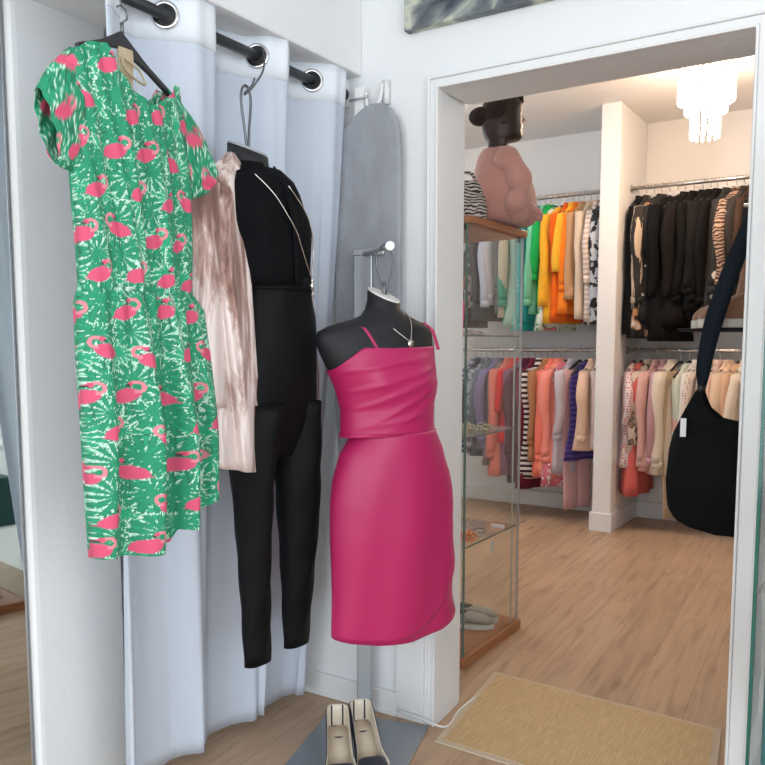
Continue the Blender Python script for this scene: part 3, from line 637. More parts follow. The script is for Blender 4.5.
def skirtpt(u2, z, off=0., top=None):
    l, r, ff, bb = (blend(sk, z, q) for q in (1, 2, 3, 4)); th = 2 * PI * u2; c, s = math.cos(th), math.sin(th); x = (l + r) / 2 + ((r - l) / 2 + off) * c
    w = .004 * math.sin(th * 7 + z * 5) * min(1, (1.03 - z) / .3) + .006 * max(0, c) ** 3 * math.sin(z * 24)
    return pf(x + (.006 * max(0, c) ** 2 * math.sin(z * 26)), ((ff if s > 0 else bb) + off) * s + w * (1 if s > 0 else -1), z)
b = MB(); rr = []
for j in range(50):
    rg = []
    for k in range(96):
        u2 = k / 96; c = math.cos(2 * PI * u2)
        zb = interp([(-1, .368), (-.5, .345), (0, .338), (.5, .352), (.8, .372), (1, .388)], c)
        rg.append(skirtpt(u2, 1.026 - (1.026 - zb) * j / 49))
    rr.append(rg)
b.rings(rr, cap=False); b.build('skirt', M_pink, dr, solid=.002)
# upper wrap layer with rising curved edge towards the right
b = MB(); vs = []; nu, nv = 60, 50
for j in range(nv + 1):
    for i in range(nu + 1):
        u2 = .52 - .54 * i / nu; c = math.cos(2 * PI * u2)
        zb = interp([(-1.0, .373), (-.4, .352), (.0, .358), (.25, .385), (.45, .42), (.65, .465), (.85, .54), (1, .64)], c)
        vs.append(skirtpt(u2, 1.024 - (1.024 - zb) * j / nv, .005))
b.add(vs, [(j * (nu + 1) + i, j * (nu + 1) + i + 1, (j + 1) * (nu + 1) + i + 1, (j + 1) * (nu + 1) + i) for j in range(nv) for i in range(nu)]); b.build('wrap_panel', M_pink, dr, solid=.002)
b = MB(); rr = [[pf((blend(dt, 1.04, 1) + blend(dt, 1.04, 2)) / 2 + ((blend(dt, 1.04, 2) - blend(dt, 1.04, 1)) / 2 + .004) * math.cos(2 * PI * k / 60), ((.104 if math.sin(2 * PI * k / 60) > 0 else .052)) * math.sin(2 * PI * k / 60), z + .006 * math.cos(2 * PI * k / 60)) for k in range(60)] for z in (1.018, 1.024, 1.032)]
b.rings(rr, cap=False); b.build('waist_seam', M_pink, dr, solid=.002)
for x0, x1, zt in ((-.150, -.098, 1.370), (.112, .140, 1.372)):
    b = MB(); rr = []
    for k in range(13):
        t_ = k / 12; x = x0 + (x1 - x0) * t_; z = zt - (zt - 1.285) * t_ + .006 * math.sin(PI * t_); y = interp([(0, .035), (.3, .072), (1, .088)], t_) if x0 < 0 else interp([(0, .035), (.3, .07), (1, .078)], t_)
        rr.append([pf(x - .006, y, z), pf(x + .006, y, z), pf(x + .006, y + .003, z), pf(x - .006, y + .003, z)])
    b.rings(rr); b.build('strap', M_pink, dr)
nk = thing('necklace', 'short silver chain with round pendant on the neck of the magenta dress form', 'necklace', PP)
npts = [pf(x, y, z) for x, y, z in ((-.075, .01, 1.412), (-.068, .045, 1.395), (-.045, .072, 1.362), (-.015, .086, 1.335), (.018, .093, 1.314), (.026, .090, 1.335), (.036, .075, 1.365), (.042, .050, 1.395), (.044, .01, 1.412))]
MB().tube(smoothcurve(npts, 6), .0013, 6).build('chain', M_silver, nk)
p0 = pf(.019, .098, 1.304); b = MB(); b.rings([[p0 + pf.d * .010 * math.cos(q) + Vector((0, 0, .011 * math.sin(q))) + pf.n * o_ for q in [2 * PI * k / 16 for k in range(16)]] for o_ in (-.002, .002)]); b.build('pendant', M_silver, nk)
#PART2

# ------------------------------------------------------------------ PUMPS
M_navy = mat('navy_suede', (.010, .012, .028), .75, sheen=.2, bump=(300, .2)); M_lin = mat('beige_leather', (.66, .58, .48), .5, bump=(120, .06))
def pump(label, P, deg, group=None):
    o = thing('pump_shoe', label, 'shoe', P); fr_d = Vector((math.sin(R(deg)), math.cos(R(deg)), 0)); fr_n = Vector((fr_d.y, -fr_d.x, 0))
    def F(x, y, z): return fr_d * x + fr_n * y + Vector((0, 0, z))
    Ln = .25
    wt = [(0, .001), (.008, .014), (.03, .024), (.08, .029), (.3, .029), (.5, .032), (.7, .041), (.82, .038), (.92, .027), (.98, .012), (1, .004)]
    ht = [(0, .078), (.15, .076), (.3, .060), (.5, .026), (.68, .007), (1, .008)]
    ut = [(0, .058), (.1, .056), (.3, .044), (.5, .040), (.66, .044), (.8, .038), (.92, .028), (1, .012)]
    def sect(t, k):       # half section heights
        w, h, u = interp(wt, t), interp(ht, t), interp(ut, t); return w, h, u
    def shell(inset, t0, t1, vamp):
        rr = []
        for j in range(31):
            t = t0 + (t1 - t0) * j / 30; w, h, u = sect(t, 0); w = max(.001, w - inset); rg = []
            opening = max(0., min(1., (t - .60) / .16)); 
            for q in range(21):
                a = -1 + 2 * q / 20
                if t < .60: ext = .93
                else: ext = .93
                th = a * PI * (ext * (.5 + .5 * opening) if vamp else .5)
                x = t * Ln; yy = w * math.sin(th) * (1 if abs(th) < PI / 2 else 1)
                if abs(th) <= PI / 2: z = h + inset + (u * .5) * (1 - math.cos(th)) * (abs(a) ** .3 if abs(th) > 0 else 0)
                else: z = h + inset + u * .5 * (1 - math.cos(th))
                if opening == 0 or not vamp: 
                    # walls: sole then vertical sides
                    k = abs(a); sg = 1 if a > 0 else -1
                    yy = sg * w * min(1, k / .5) ** .8; z = h + inset + (u * max(0, (k - .45) / .55))
                rg.append(F(x, yy, z))
            rr.append(rg)
        return rr
    b = MB(); b.rings(shell(0, 0, .60, False), cap=False, closed=False)
    rr = []
    for j in range(26):   # closed toe box with a rounded throat
        t = .58 + .42 * j / 25; w, h, u = sect(t, 0); rg = []
        for q in range(24):
            th = 2 * PI * q / 24; z = h + u / 2 * (1 - math.cos(th)) * (1.0); y = w * abs(math.sin(th)) ** .8 * (1 if math.sin(th) > 0 else -1)
            rg.append(F((t + (-.035 * abs(math.sin(th)) + .02) * (1 - j / 25)) * Ln, y, z))
        rr.append(rg)
    b.rings(rr, cap=(0, 1)); b.build('upper', M_navy, o, solid=.002)
    b = MB(); b.rings(shell(.0022, .014, .68, False), cap=(1, 0), closed=False); b.build('lining', M_lin, o, solid=.001)
    b = MB(); rr = []
    for j in range(30):
        t = .015 + .8 * j / 29; w, h, u = sect(t, 0); rr.append([F(t * Ln, -w * .86, h + .0055), F(t * Ln, 0, h + .0045), F(t * Ln, w * .86, h + .0055)])
    b.rings(rr, cap=False, closed=False); b.build('insole', mat('insole_beige', (.58, .48, .37), .5), o, solid=.001)
    b = MB(); rr = []
    for j in range(31):
        t = j / 30; w, h, u = sect(t, 0); rr.append([F(t * Ln, -w * .98, h + .001), F(t * Ln, w * .98, h + .001), F(t * Ln, w * .98, max(0, h - .004)), F(t * Ln, -w * .98, max(0, h - .004))])
    b.rings(rr); b.build('sole', M_plastic, o)
    b = MB(); b.rings([[F(.028 + c_ * k1 + k0, s_ * k2, z) for c_, s_ in [(math.cos(2 * PI * q / 16), math.sin(2 * PI * q / 16)) for q in range(16)]] for z, k1, k2, k0 in ((.0, .011, .010, -.004), (.03, .013, .012, -.003), (.06, .021, .019, 0), (.076, .027, .024, .0))]); b.build('heel', M_navy, o)
    return o
pump('left one of the navy court shoes with beige insoles on the grey stand base', (-1.442, 1.995, .0095), 141).scale = (1.25, 1.25, 1.25)
pump('right one of the navy court shoes with beige insoles on the grey stand base', (-1.405, 2.062, .0095), 134).scale = (1.25, 1.25, 1.25)

# ------------------------------------------------------------------ RUG
t = thing('doormat', 'bamboo slat mat with pale fabric border lying in the doorway', 'mat', (-.87, 2.55, 0))
rc = [(-1.31, 2.885), (-.455, 2.845), (-.375, 2.23), (-1.235, 2.255)]
ctr = Vector((-.87, 2.55))
def shrink(p, m): 
    v = Vector(p) - ctr; return (v.x - math.copysign(m, v.x), v.y - math.copysign(m, v.y))
b = MB(); b.prism([Vector(p) - ctr for p in rc], .0008, .006); b.build('border', mat('mat_border', (.60, .50, .38), .9, bump=(200, .3)), t, smooth=False)
M_bam = noise_mat('bamboo', [(.3, (.50, .34, .16)), (.6, (.62, .44, .23)), (.75, (.70, .53, .30))], 3, .45, (60, 4, 1), detail=4, bump=.3)
b = MB(); b.prism([shrink(p, .022) for p in rc], .006, .008); b.build('slats', M_bam, t, smooth=False)

# ------------------------------------------------------------------ GLASS DISPLAY CABINET
VX0, VX1, VY0, VY1, VZ = -1.92, -1.44, 2.86, 3.40, 1.795
vc = thing('display_cabinet', 'tall frameless glass display cabinet with wooden top and base', 'display cabinet', (-1.68, 3.13, 0))
ox, oy = -1.68, 3.13
def vb(x0, x1, y0, y1, z0, z1): return MB().box(x0 - ox, x1 - ox, y0 - oy, y1 - oy, z0, z1)
vb(VX0 - .01, VX1 + .015, VY0 - .015, VY1 + .02, .0, .045).build('wooden_base', M_wood, vc, bevel=.005, smooth=False)
b = MB(); pl = []
for cx, cy, a0 in ((VX1 - .03, VY1 - .03, 0), (VX0 + .05, VY1 - .03, 90), (VX0 + .05, VY0 + .04, 180), (VX1 - .04, VY0 + .04, 270)):
    for k in range(6): pl.append((cx - ox + .06 * math.cos(R(a0 + 18 * k)), cy - oy + .06 * math.sin(R(a0 + 18 * k))))
b.prism(pl, VZ - .028, VZ); b.build('wooden_top', M_wood, vc, bevel=.005, smooth=False)
G_edge = mat('glass_edge', (.10, .17, .15), .15, bump=(5, 0.))
for x in (VX0, VX1): vb(x - .003, x + .003, VY0, VY1, .045, VZ - .028).build('side_pane', GLASS, vc, smooth=False)
for y in (VY0, VY1): vb(VX0 + .004, VX1 - .004, y - .003, y + .003, .045, VZ - .028).build('front_pane' if y == VY0 else 'rear_pane', GLASS, vc, smooth=False)
for x in (VX0, VX1):
    for y in (VY0, VY1): vb(x - .0035, x + .0035, y - .0045, y + .0045, .045, VZ - .028).build('corner_edge', M_steel if x == VX1 and y == VY1 else G_edge, vc, smooth=False)
vb(VX1 - .014, VX1 - .008, VY1 - .045, VY1 - .039, .045, VZ - .028).build('door_edge', mat('polished_edge', (.55, .62, .60), .1, .5), vc, smooth=False)
SH = (.49, .935, 1.34)
for z in SH:
    o = vb(VX0 + .006, VX1 - .006, VY0 + .006, VY1 - .006, z - .006, z).build('glass_shelf', GLASS, vc, smooth=False)
    vb(VX1 - .0075, VX1 - .0055, VY0 + .01, VY1 - .01, z - .006, z).build('shelf_edge', G_edge, o, smooth=False)
for y in (VY0 + .02, VY1 - .02): vb(VX1 - .02, VX1 - .005, y - .008, y + .008, VZ - .05, VZ - .028).build('clamp', M_plastic, vc, bevel=.002, smooth=False)
# things in the cabinet
def on(name, label, cat, loc, group=None): return thing(name, label, cat, loc, group=group)
t = on('ankle_shoe', 'front one of two pale grey flat shoes at the bottom of the glass cabinet', 'shoe', (-1.60, 3.19, .046))
def flat_shoe(o, deg):
    d = Vector((math.cos(R(deg)), math.sin(R(deg)), 0)); n = Vector((-d.y, d.x, 0)); rr = []; r2 = []
    for j in range(17):
        t_ = j / 16; w = interp([(0, .012), (.06, .03), (.4, .032), (.7, .042), (.9, .032), (1, .006)], t_); h = interp([(0, .05), (.3, .048), (.6, .05), (.85, .04), (1, .018)], t_)
        rr.append([d * (t_ * .26 - .13) + n * (w * math.cos(q)) + Vector((0, 0, .018 + h * .5 + h * .5 * math.sin(q))) for q in [2 * PI * k / 14 for k in range(14)]])
        r2.append([d * (t_ * .264 - .132) + n * (w * 1.06 * k) + Vector((0, 0, z)) for k, z in ((-1, 0), (1, 0), (1, .02), (-1, .02))])
    b = MB(); b.rings(rr); b.build('upper', mat('grey_suede', (.34, .33, .30), .8), o); b = MB(); b.rings(r2); b.build('sole', mat('pale_sole', (.72, .70, .66), .6), o, smooth=False)
    b = MB(); b.rings([[d * (-.045 + .06 * math.cos(q)) + n * (.024 * math.sin(q)) + Vector((0, 0, z)) for q in [2 * PI * k / 16 for k in range(16)]] for z in (.060, .070)]); b.build('opening', mat('shoe_inside', (.08, .075, .07), .8), o)
flat_shoe(t, 20)
t = on('ankle_shoe', 'rear one of two pale grey flat shoes at the bottom of the glass cabinet', 'shoe', (-1.62, 3.28, .046)); flat_shoe(t, 24)
def jewel_heap(name, label, cat, loc, cols, n, rad, hgt, seed):
    rs = random.Random(seed); b = MB()
    for _ in range(n):
        a, r = rs.random() * 6.28, rs.random() ** .5; c = Vector((r * rad[0] * math.cos(a), r * rad[1] * math.sin(a), .003 + hgt * rs.random() * (1 - r * .6))); R_ = .008 + .012 * rs.random(); tl = rs.random() * .8
        b.tube([c + Vector((R_ * math.cos(q), R_ * math.sin(q), R_ * tl * .4 * math.sin(q))) for q in [2 * PI * k / 10 for k in range(11)]], .0018 + .002 * rs.random(), 5)
    o = b.build(name, cols); o.location = loc; return tag(o, label, cat, kind='stuff')
M_gem = noise_mat('green_gold_beads', [(.35, (.05, .12, .05)), (.5, (.45, .42, .22)), (.62, (.75, .74, .62)), (.75, (.15, .10, .05))], 60, .3, metal=.4, bump=.2)
jewel_heap('bead_jewellery', 'green and gold bead jewellery spread on the second glass shelf', 'jewellery', (-1.66, 3.13, .936), M_gem, 70, (.19, .22), .02, 3)
M_or = noise_mat('orange_beads', [(.35, (.62, .13, .03)), (.6, (.80, .25, .06))], 50, .4)
jewel_heap('bead_jewellery', 'orange bead jewellery on the lowest glass shelf of the cabinet', 'jewellery', (-1.56, 3.02, .491), M_or, 30, (.10, .12), .018, 4)
M_crys = noise_mat('crystal_mix', [(.35, (.35, .30, .30)), (.6, (.85, .85, .85))], 60, .15, metal=.6)
jewel_heap('crystal_jewellery', 'sparkling crystal necklaces at the top of the glass cabinet', 'jewellery', (-1.66, 3.1, 1.341), M_crys, 40, (.16, .2), .03, 5)
for i, (x, y, r_) in enumerate(((-1.50, 3.06, .032), (-1.52, 3.16, .028))):
    b = MB(); b.tube([Vector((r_ * math.cos(q), r_ * math.sin(q), .004 + .004 * math.sin(q))) for q in [2 * PI * k / 20 for k in range(21)]], .003, 6)
    o = b.build('bracelet', (M_silver, M_wire)[i]); o.location = (x, y, .493); tag(o, ('silver bangle bracelet beside the orange beads on the low glass shelf', 'dark bangle bracelet behind the silver one on the low glass shelf')[i], 'bracelet')
t = on('price_tag', 'white price tag hanging below the lowest glass shelf', 'price tag', (-1.452, 3.155, .47)); b = MB(); b.box(-.001, .001, -.016, .016, -.065, -.012); b.build('card', M_white, t, smooth=False); b = MB(); b.tube([(0, 0, .02), (0, 0, -.014)], .0008, 5); b.build('thread', M_white, t)
b = MB(); b.box(-.03, .03, -.008, .008, 0, .012); o = tag(b.build('label_card', M_white, smooth=False), 'small white label strip on the low glass shelf behind the bracelets', 'label'); o.location = (-1.49, 3.29, .491)
b = MB(); b.rings([[Vector((r_ * math.cos(q), r_ * math.sin(q), z)) for q in [2 * PI * k / 18 for k in range(18)]] for z, r_ in ((0, .022), (.005, .028), (.05, .030), (.10, .034), (.13, .032))]); o = tag(b.build('pouch', mat('neon_pink', (.85, .02, .25), .5)), 'bright pink pouch on the upper glass shelf', 'pouch'); o.location = (-1.53, 2.95, 1.341)
b = MB(); b.rings([[Vector((r_ * math.cos(q), r_ * math.sin(q), z)) for q in [2 * PI * k / 16 for k in range(16)]] for z, r_ in ((0, .035), (.006, .035), (.012, .008), (.15, .006), (.19, .012), (.25, .03), (.30, .038), (.33, .02))]); o = tag(b.build('glass_ornament', mat('smoky_glass', (.30, .24, .22), .1, .6)), 'smoky glittering ornament under the wooden top of the glass cabinet', 'ornament'); o.location = (-1.55, 3.0, 1.341)

# ------------------------------------------------------------------ BUST WITH PINK SWEATER ON THE CABINET
BX, BY, BZ = -1.485, 3.275, VZ + .001
fd = Vector((.84, .54, 0)); sd = Vector((-.54, .84, 0))
def Q(f_, s_, z): return fd * f_ + sd * s_ + Vector((0, 0, z))
bu = thing('mannequin_bust', 'dark brown mannequin head and bust in profile on top of the glass cabinet', 'mannequin', (BX, BY, BZ))
M_skin = mat('dark_mannequin', (.030, .016, .013), .38, bump=(60, .05))
DH = -.034
prof = [ # z, back, front, half width
 (.30, -.075, .035, .06), (.34, -.065, .025, .055), (.375, -.062, .020, .052), (.395, -.064, .030, .054), (.402, -.070, .072, .058), (.412, -.078, .082, .061), (.425, -.083, .084, .064), (.437, -.086, .080, .066), (.445, -.088, .086, .068), (.452, -.089, .083, .069), (.459, -.090, .087, .070), (.468, -.091, .083, .071), (.478, -.092, .097, .071), (.490, -.093, .090, .072), (.505, -.094, .081, .072), (.520, -.094, .083, .072), (.545, -.090, .082, .070), (.565, -.080, .070, .062), (.583, -.06, .05, .045), (.592, -.03, .02, .02)]
rr = []
for z, bk, fr_, hw in prof:
    z += DH if z > .33 else 0
    rg = []
    for k in range(40):
        th = 2 * PI * k / 40; c, s = math.cos(th), math.sin(th)
        nose = fr_ if abs(s) < .18 else min(fr_, .082 if z > .40 else fr_)
        x = (nose if c > 0 else -bk) * (abs(c) ** .9) * (1 if c > 0 else -1); rg.append(Q(x, hw * s, z))
    rr.append(rg)
b = MB(); 
sh = [(.10, -.10, .12, .16), (.20, -.11, .11, .18), (.255, -.10, .08, .175), (.28, -.09, .06, .12)]
rr = [[Q((f_ if math.cos(q) > 0 else -bk) * math.cos(q), hw * math.sin(q), z) for q in [2 * PI * k / 40 for k in range(40)]] for z, bk, f_, hw in sh] + rr
b.rings(rr); b.build('head', M_skin, bu)
for s_ in (-1, 1):
    b = MB(); b.ball(Q(-.005, s_ * .070, .475 + DH), .016, 10, (1, .5, 1.6)); b.build('ear', M_skin, bu)
    b = MB(); b.ball(Q(.068, s_ * .028, .498 + DH), .011, 10, (.8, 1, .8)); b.build('eye', mat('painted_eye', (.5, .47, .44), .2), bu)
M_hair = mat('dark_wrap', (.022, .013, .012), .8, bump=(70, .6))
b = MB(); rr = []
for k in range(15):
    a = PI * k / 14; rr.append([Q(-.018 - .094 * math.cos(a) * 0 + (-.085 + .165 * k / 14), .078 * math.sin(max(.12, a)) ** .6 * math.cos(q), DH + .525 - .028 * (1 - k / 14) + .075 * math.sin(max(.15, a)) ** .6 * math.sin(q)) for q in [2 * PI * u / 20 for u in range(20)]])
b.rings(rr); b.build('head_wrap', M_hair, bu)
b = MB(); b.ball(Q(-.095, 0, .50 + DH), .046, 16, (1.15, .9, .85)); b.build('hair_bun', M_hair, bu)
b = MB(); b.tube([Q(.052, 0, .56 + DH), Q(.056, 0, .60 + DH), Q(.056, 0, .64 + DH)], [.036, .028, .031], 14); b.build('wrap_knot', M_hair, bu)
# sweater
M_sw = mat('dusty_pink_knit', (.54, .27, .23), .85, sheen=.4, bump=(160, .4))
sw = thing('sweater', 'dusty pink sweater draped on the mannequin bust above the glass cabinet', 'sweater', (BX, BY, BZ))
tab = [(.005, -.15, .14, .15), (.04, -.15, .15, .17), (.10, -.14, .145, .185), (.16, -.135, .13, .20), (.22, -.125, .10, .19), (.27, -.115, .068, .165), (.30, -.10, .050, .12), (.32, -.086, .040, .08), (.328, -.080, .036, .072)]
rr = [[Q((f_ if math.cos(q) > 0 else -bk) * math.cos(q) + .006 * math.sin(5 * q + z * 20), hw * math.sin(q) + .005 * math.sin(7 * q + z * 31), z) for q in [2 * PI * k / 56 for k in range(56)]] for z, bk, f_, hw in tab]
b = MB(); b.rings(rr, cap=(1, 0)); b.build('sweater_body', M_sw, sw, solid=.003, sub=1)
for s_ in (-1, 1):
    pts = smoothcurve([Q(-.02, s_ * .16, .27), Q(.03, s_ * .205, .20), Q(.045, s_ * .20, .12), Q(.02, s_ * .17, .06), Q(.065, s_ * .10, .045)], 7); rs_ = [.048 + .006 * math.sin(k * .8) - .0004 * k for k in range(len(pts))]
    b = MB(); b.tube(pts, rs_, 18); b.build('sleeve', M_sw, sw)
b = MB(); rr = []     # sleeve end hanging over the cabinet edge
for k in range(14):
    t_ = k / 13; c = Q(.075 + .075 * t_, -.06 - .05 * t_, .075 - .045 * t_ * t_); w = .062 - .008 * t_; th_ = .032 - .010 * t_
    rr.append([c + sd * w * math.cos(q) + Vector((0, 0, 1)) * (th_ * math.sin(q) + .004 * math.sin(4 * q + k)) for q in [2 * PI * u / 18 for u in range(18)]])
b.rings(rr); b.build('cuff_fold', M_sw, sw, sub=1)
# black and white bag
M_zeb = noise_mat('zebra_weave', [(.45, (.02, .018, .018)), (.52, (.60, .54, .50))], 20, .6, (1, 1, 1), kind='STRIPE', distort=9, interp='CONSTANT')
t = thing('handbag', 'black and white patterned bag on the cabinet beside the pink sweater', 'bag', (-1.505, 2.985, VZ + .001))
t.scale = (.8, .8, .8)
b = MB(); b.rings([[Q(.12 * k * math.cos(q) - .02, .04 * k * math.sin(q), z) for q in [2 * PI * u / 24 for u in range(24)]] for z, k in ((.001, .9), (.01, 1.0), (.06, 1.02), (.11, .92), (.17, .72), (.19, .62))]); b.build('bag_body', M_zeb, t)
b = MB(); b.tube(smoothcurve([Q(-.07, 0, .17), Q(-.06, 0, .22), Q(-.01, 0, .235), Q(.03, 0, .22), Q(.04, 0, .17)], 5), .008, 8); b.build('handle', M_zeb, t)

# ------------------------------------------------------------------ RAILS AND GARMENTS
RY = 5.84; ZU, ZL = 2.385, 1.262
M_gwall = mat('rail_chrome', (.55, .52, .50), .3, .9)
rails = [('upper', -3.55, SX0 - .001, ZU, 'upper rail left of the partition'), ('lower', -3.55, SX0 - .001, ZL, 'lower rail left of the partition'), ('upper', SX1 + .001, -.45, ZU, 'upper rail right of the partition'), ('lower', SX1 + .001, -.45, ZL, 'lower rail right of the partition')]
for nm, x0, x1, z, desc in rails:
    t = thing('clothes_rail', 'chrome ' + desc + ' full of clothes', 'clothes rail', ((x0 + x1) / 2, RY, z)); h = (x1 - x0) / 2
    MB().tube([(-h, 0, 0), (h, 0, 0)], .014, 14).build('tube', M_gwall, t)
    for k in (-1, 1): MB().tube([(k * (h - .006), 0, 0), (k * h, 0, 0)], .028, 16).build('flange', M_gwall, t)
# hanger prototype
def make_hanger(label, group):
    o = thing('clothes_hanger', label, 'hanger', (0, 0, 0), group=group)
    b = MB(); b.tube(smoothcurve([(0, .012, .002), (0, .012, .016), (0, -.004, .0185), (0, -.016, .006), (0, -.010, -.02), (0, 0, -.045), (0, 0, -.075)], 4), .0022, 6); b.build('hook', M_chrome, o)
    b = MB(); rr = []
    for k in range(13):
        y = -.19 + .38 * k / 12; y *= .88; z = -.074 - .105 * (abs(y) / .167) ** 1.1; rr.append([(-.006, y, z - .007), (.006, y, z - .007), (.006, y, z + .007), (-.006, y, z + .007)])
    b.rings(rr); b.build('shoulder_bar', M_plastic, o); return o
def dup(root, loc, rz):
    r = root.copy(); C.objects.link(r); r.location = loc; r.rotation_euler = (0, 0, rz)
    for ch in list(root.children):
        c = ch.copy(); C.objects.link(c); c.parent = r
    return r
def cloth(name, cfg):
    """cfg: colour tuple or (kind, ...)"""
    if isinstance(cfg[0], (int, float)): return mat('cloth_' + name, cfg, .9, sheen=.1 if max(cfg) > .1 else 0., spec=.15, bump=(120, .3))
    k = cfg[0]
    if k == 'spots': return noise_mat('cloth_' + name, [(.44, cfg[1]), (.50, cfg[2])], cfg[3], .85, interp='CONSTANT')
    if k == 'dots': return noise_mat('cloth_' + name, [(.0, cfg[2]), (.33, cfg[1])], cfg[3], .85, kind='DOTS', interp='CONSTANT')
    if k == 'stripe': return noise_mat('cloth_' + name, [(.45, cfg[1]), (.5, cfg[2])], cfg[3], .85, kind='STRIPE', interp='CONSTANT', distort=cfg[4] if len(cfg) > 4 else 0)
    if k == 'streak': return noise_mat('cloth_' + name, [(.50, cfg[1]), (.53, cfg[2])], cfg[3], .85, (3, 3, .45), interp='CONSTANT', distort=.5)
    if k == 'vstripe': return noise_mat('cloth_' + name, [(.5, cfg[1]), (.6, cfg[2])], cfg[3], .85, (1, 1, .6), kind='VSTRIPE', interp='CONSTANT', distort=cfg[4])
    if k == 'floral': return noise_mat('cloth_' + name, [(.38, cfg[1]), (.52, cfg[1]), (.56, cfg[2]), (.64, cfg[3])], cfg[4], .85, interp='CONSTANT', detail=1.5)
def garment(kind, label, cat, loc, rz, L, m, slv, seed, fullness=1.):
    rs = random.Random(seed); name = {'coat': 'coat', 'dress': 'dress', 'blouse': 'blouse', 'jacket': 'jacket', 'cardigan': 'cardigan', 'shirt': 'shirt', 'trousers': 'trousers', 'vest': 'vest'}[kind]
    o = thing(name, label, cat, loc, rz); p1, p2, p3 = rs.random() * 6, rs.random() * 6, rs.random() * 6
    if kind == 'trousers':
        for s_ in (-1, 1):
            rr = []
            for k in range(14):
                t_ = k / 13; z = -.14 - L * t_; w = .10 - .03 * t_; rr.append([(.018 * math.sin(q) + .006 * math.sin(p1 + 5 * t_), s_ * .075 + w * math.cos(q), z) for q in [2 * PI * u / 18 for u in range(18)]])
            b = MB(); b.rings(rr); b.build('trouser_leg', m, o)
        return o
    zs = [-.085, -.10, -.12, -.145, -.17, -.20, -.25] + [-.25 - (L - .25) * k / 9 for k in range(1, 10)]
    rr = []
    for z in zs:
        hw = interp([(-.085, .045), (-.10, .065), (-.12, .092), (-.145, .122), (-.17, .15), (-.20, .172), (-.25, .182), (-.55, .175 if kind != 'dress' else .16), (-L, .195 if kind != 'dress' else .22)], z); f = min(1, max(0, (-z - .15) / (L)))
        th_ = (.016 + .016 * min(1, (-z - .085) / .1) + .012 * f) * fullness
        rg = []
        for k in range(36):
            q = 2 * PI * k / 36; c, s = math.cos(q), math.sin(q)
            wv = (.007 * math.sin(c * 7 + p1 + z * 2) + .004 * math.sin(c * 15 + p2)) * (.4 + 1.6 * f) * fullness
            rg.append((th_ * (abs(s) ** .8) * (1 if s > 0 else -1) + wv + .012 * math.sin(z * 4 + p3) * f, hw * c + .006 * math.sin(z * 9 + p2) * f, z))
        rr.append(rg)
    b = MB(); b.rings(rr, cap=(1, 1)); b.build('garment_body', m, o)
    if slv > 0:
        for s_ in (-1, 1):
            rr = []; nS = 12; out_ = .02 + .06 * rs.random(); bend = rs.random() * .03; ph = rs.random() * 6
            for k in range(nS + 1):
                t_ = k / nS; z = -.165 - slv * t_ + .02 * (1 - t_); y = s_ * (.150 + out_ * math.sin(min(1, t_ * 2.2) * PI / 2) - .03 * t_ + .01 * math.sin(ph + t_ * 5)); w = (.048 - .012 * t_ + .006 * math.sin(6 * t_ + ph)) ; d_ = (.024 - .004 * t_) * fullness
                xo = .012 + bend * math.sin(PI * t_)
                rr.append([(xo + d_ * math.sin(q) + .003 * math.sin(3 * q + k * 1.1 + ph), y + w * math.cos(q), z + .25 * w * math.cos(q) * (-s_) * (1 - t_)) for q in [2 * PI * u / 14 for u in range(14)]])
            b = MB(); b.rings(rr); b.build('sleeve', m, o)
            if slv > .4 and kind in ('blouse', 'shirt', 'jacket'):
                b = MB(); c0 = rr[-1]; cx = sum(p[0] for p in c0) / 14; cy = sum(p[1] for p in c0) / 14; cz = sum(p[2] for p in c0) / 14
                b.rings([[(cx + .022 * math.sin(q) * fullness, cy + .036 * math.cos(q), cz + dz) for q in [2 * PI * u / 14 for u in range(14)]] for dz in (-.035, .012)]); b.build('cuff', m, o)
    if kind in ('blouse', 'shirt', 'jacket', 'coat'):
        b = MB(); b.rings([[(.020 * k * math.sin(q) + .002, .058 * k * math.cos(q), z) for q in [2 * PI * u / 18 for u in range(18)]] for z, k in ((-.115, 1.35), (-.09, 1.1), (-.06, .95))], cap=False); b.build('collar', m, o, solid=.003)
    return o
def fill(items, rail, x0, x1, z, seed, hang_label, hgroup, where, add=0.):
    rs = random.Random(seed); h0 = None; n = len(items)
    for i, it in enumerate(items):
        kind, cat, desc, col, L, slv = it[:6]; full = it[6] if len(it) > 6 else 1.
        x = x0 + (x1 - x0) * (i + .5) / n + rs.uniform(-.006, .006); rz = R(rs.uniform(-27, -15)); L += add; room = (SX0 - x if x < SX0 else x - SX1) - .095; rz = max(rz, -math.asin(max(.02, min(.6, room / .2)))); yo = 0; nm = where + '_%d' % i
        if h0 is None: h0 = make_hanger(hang_label, hgroup); h0.location = (x, RY, z); h0.rotation_euler = (0, 0, rz)
        else: dup(h0, (x, RY, z), rz)
        garment(kind, desc, cat, (x, RY, z), rz, L, cloth(nm, col), slv, seed * 100 + i, full * 1.3)
W = (.62, .60, .58)
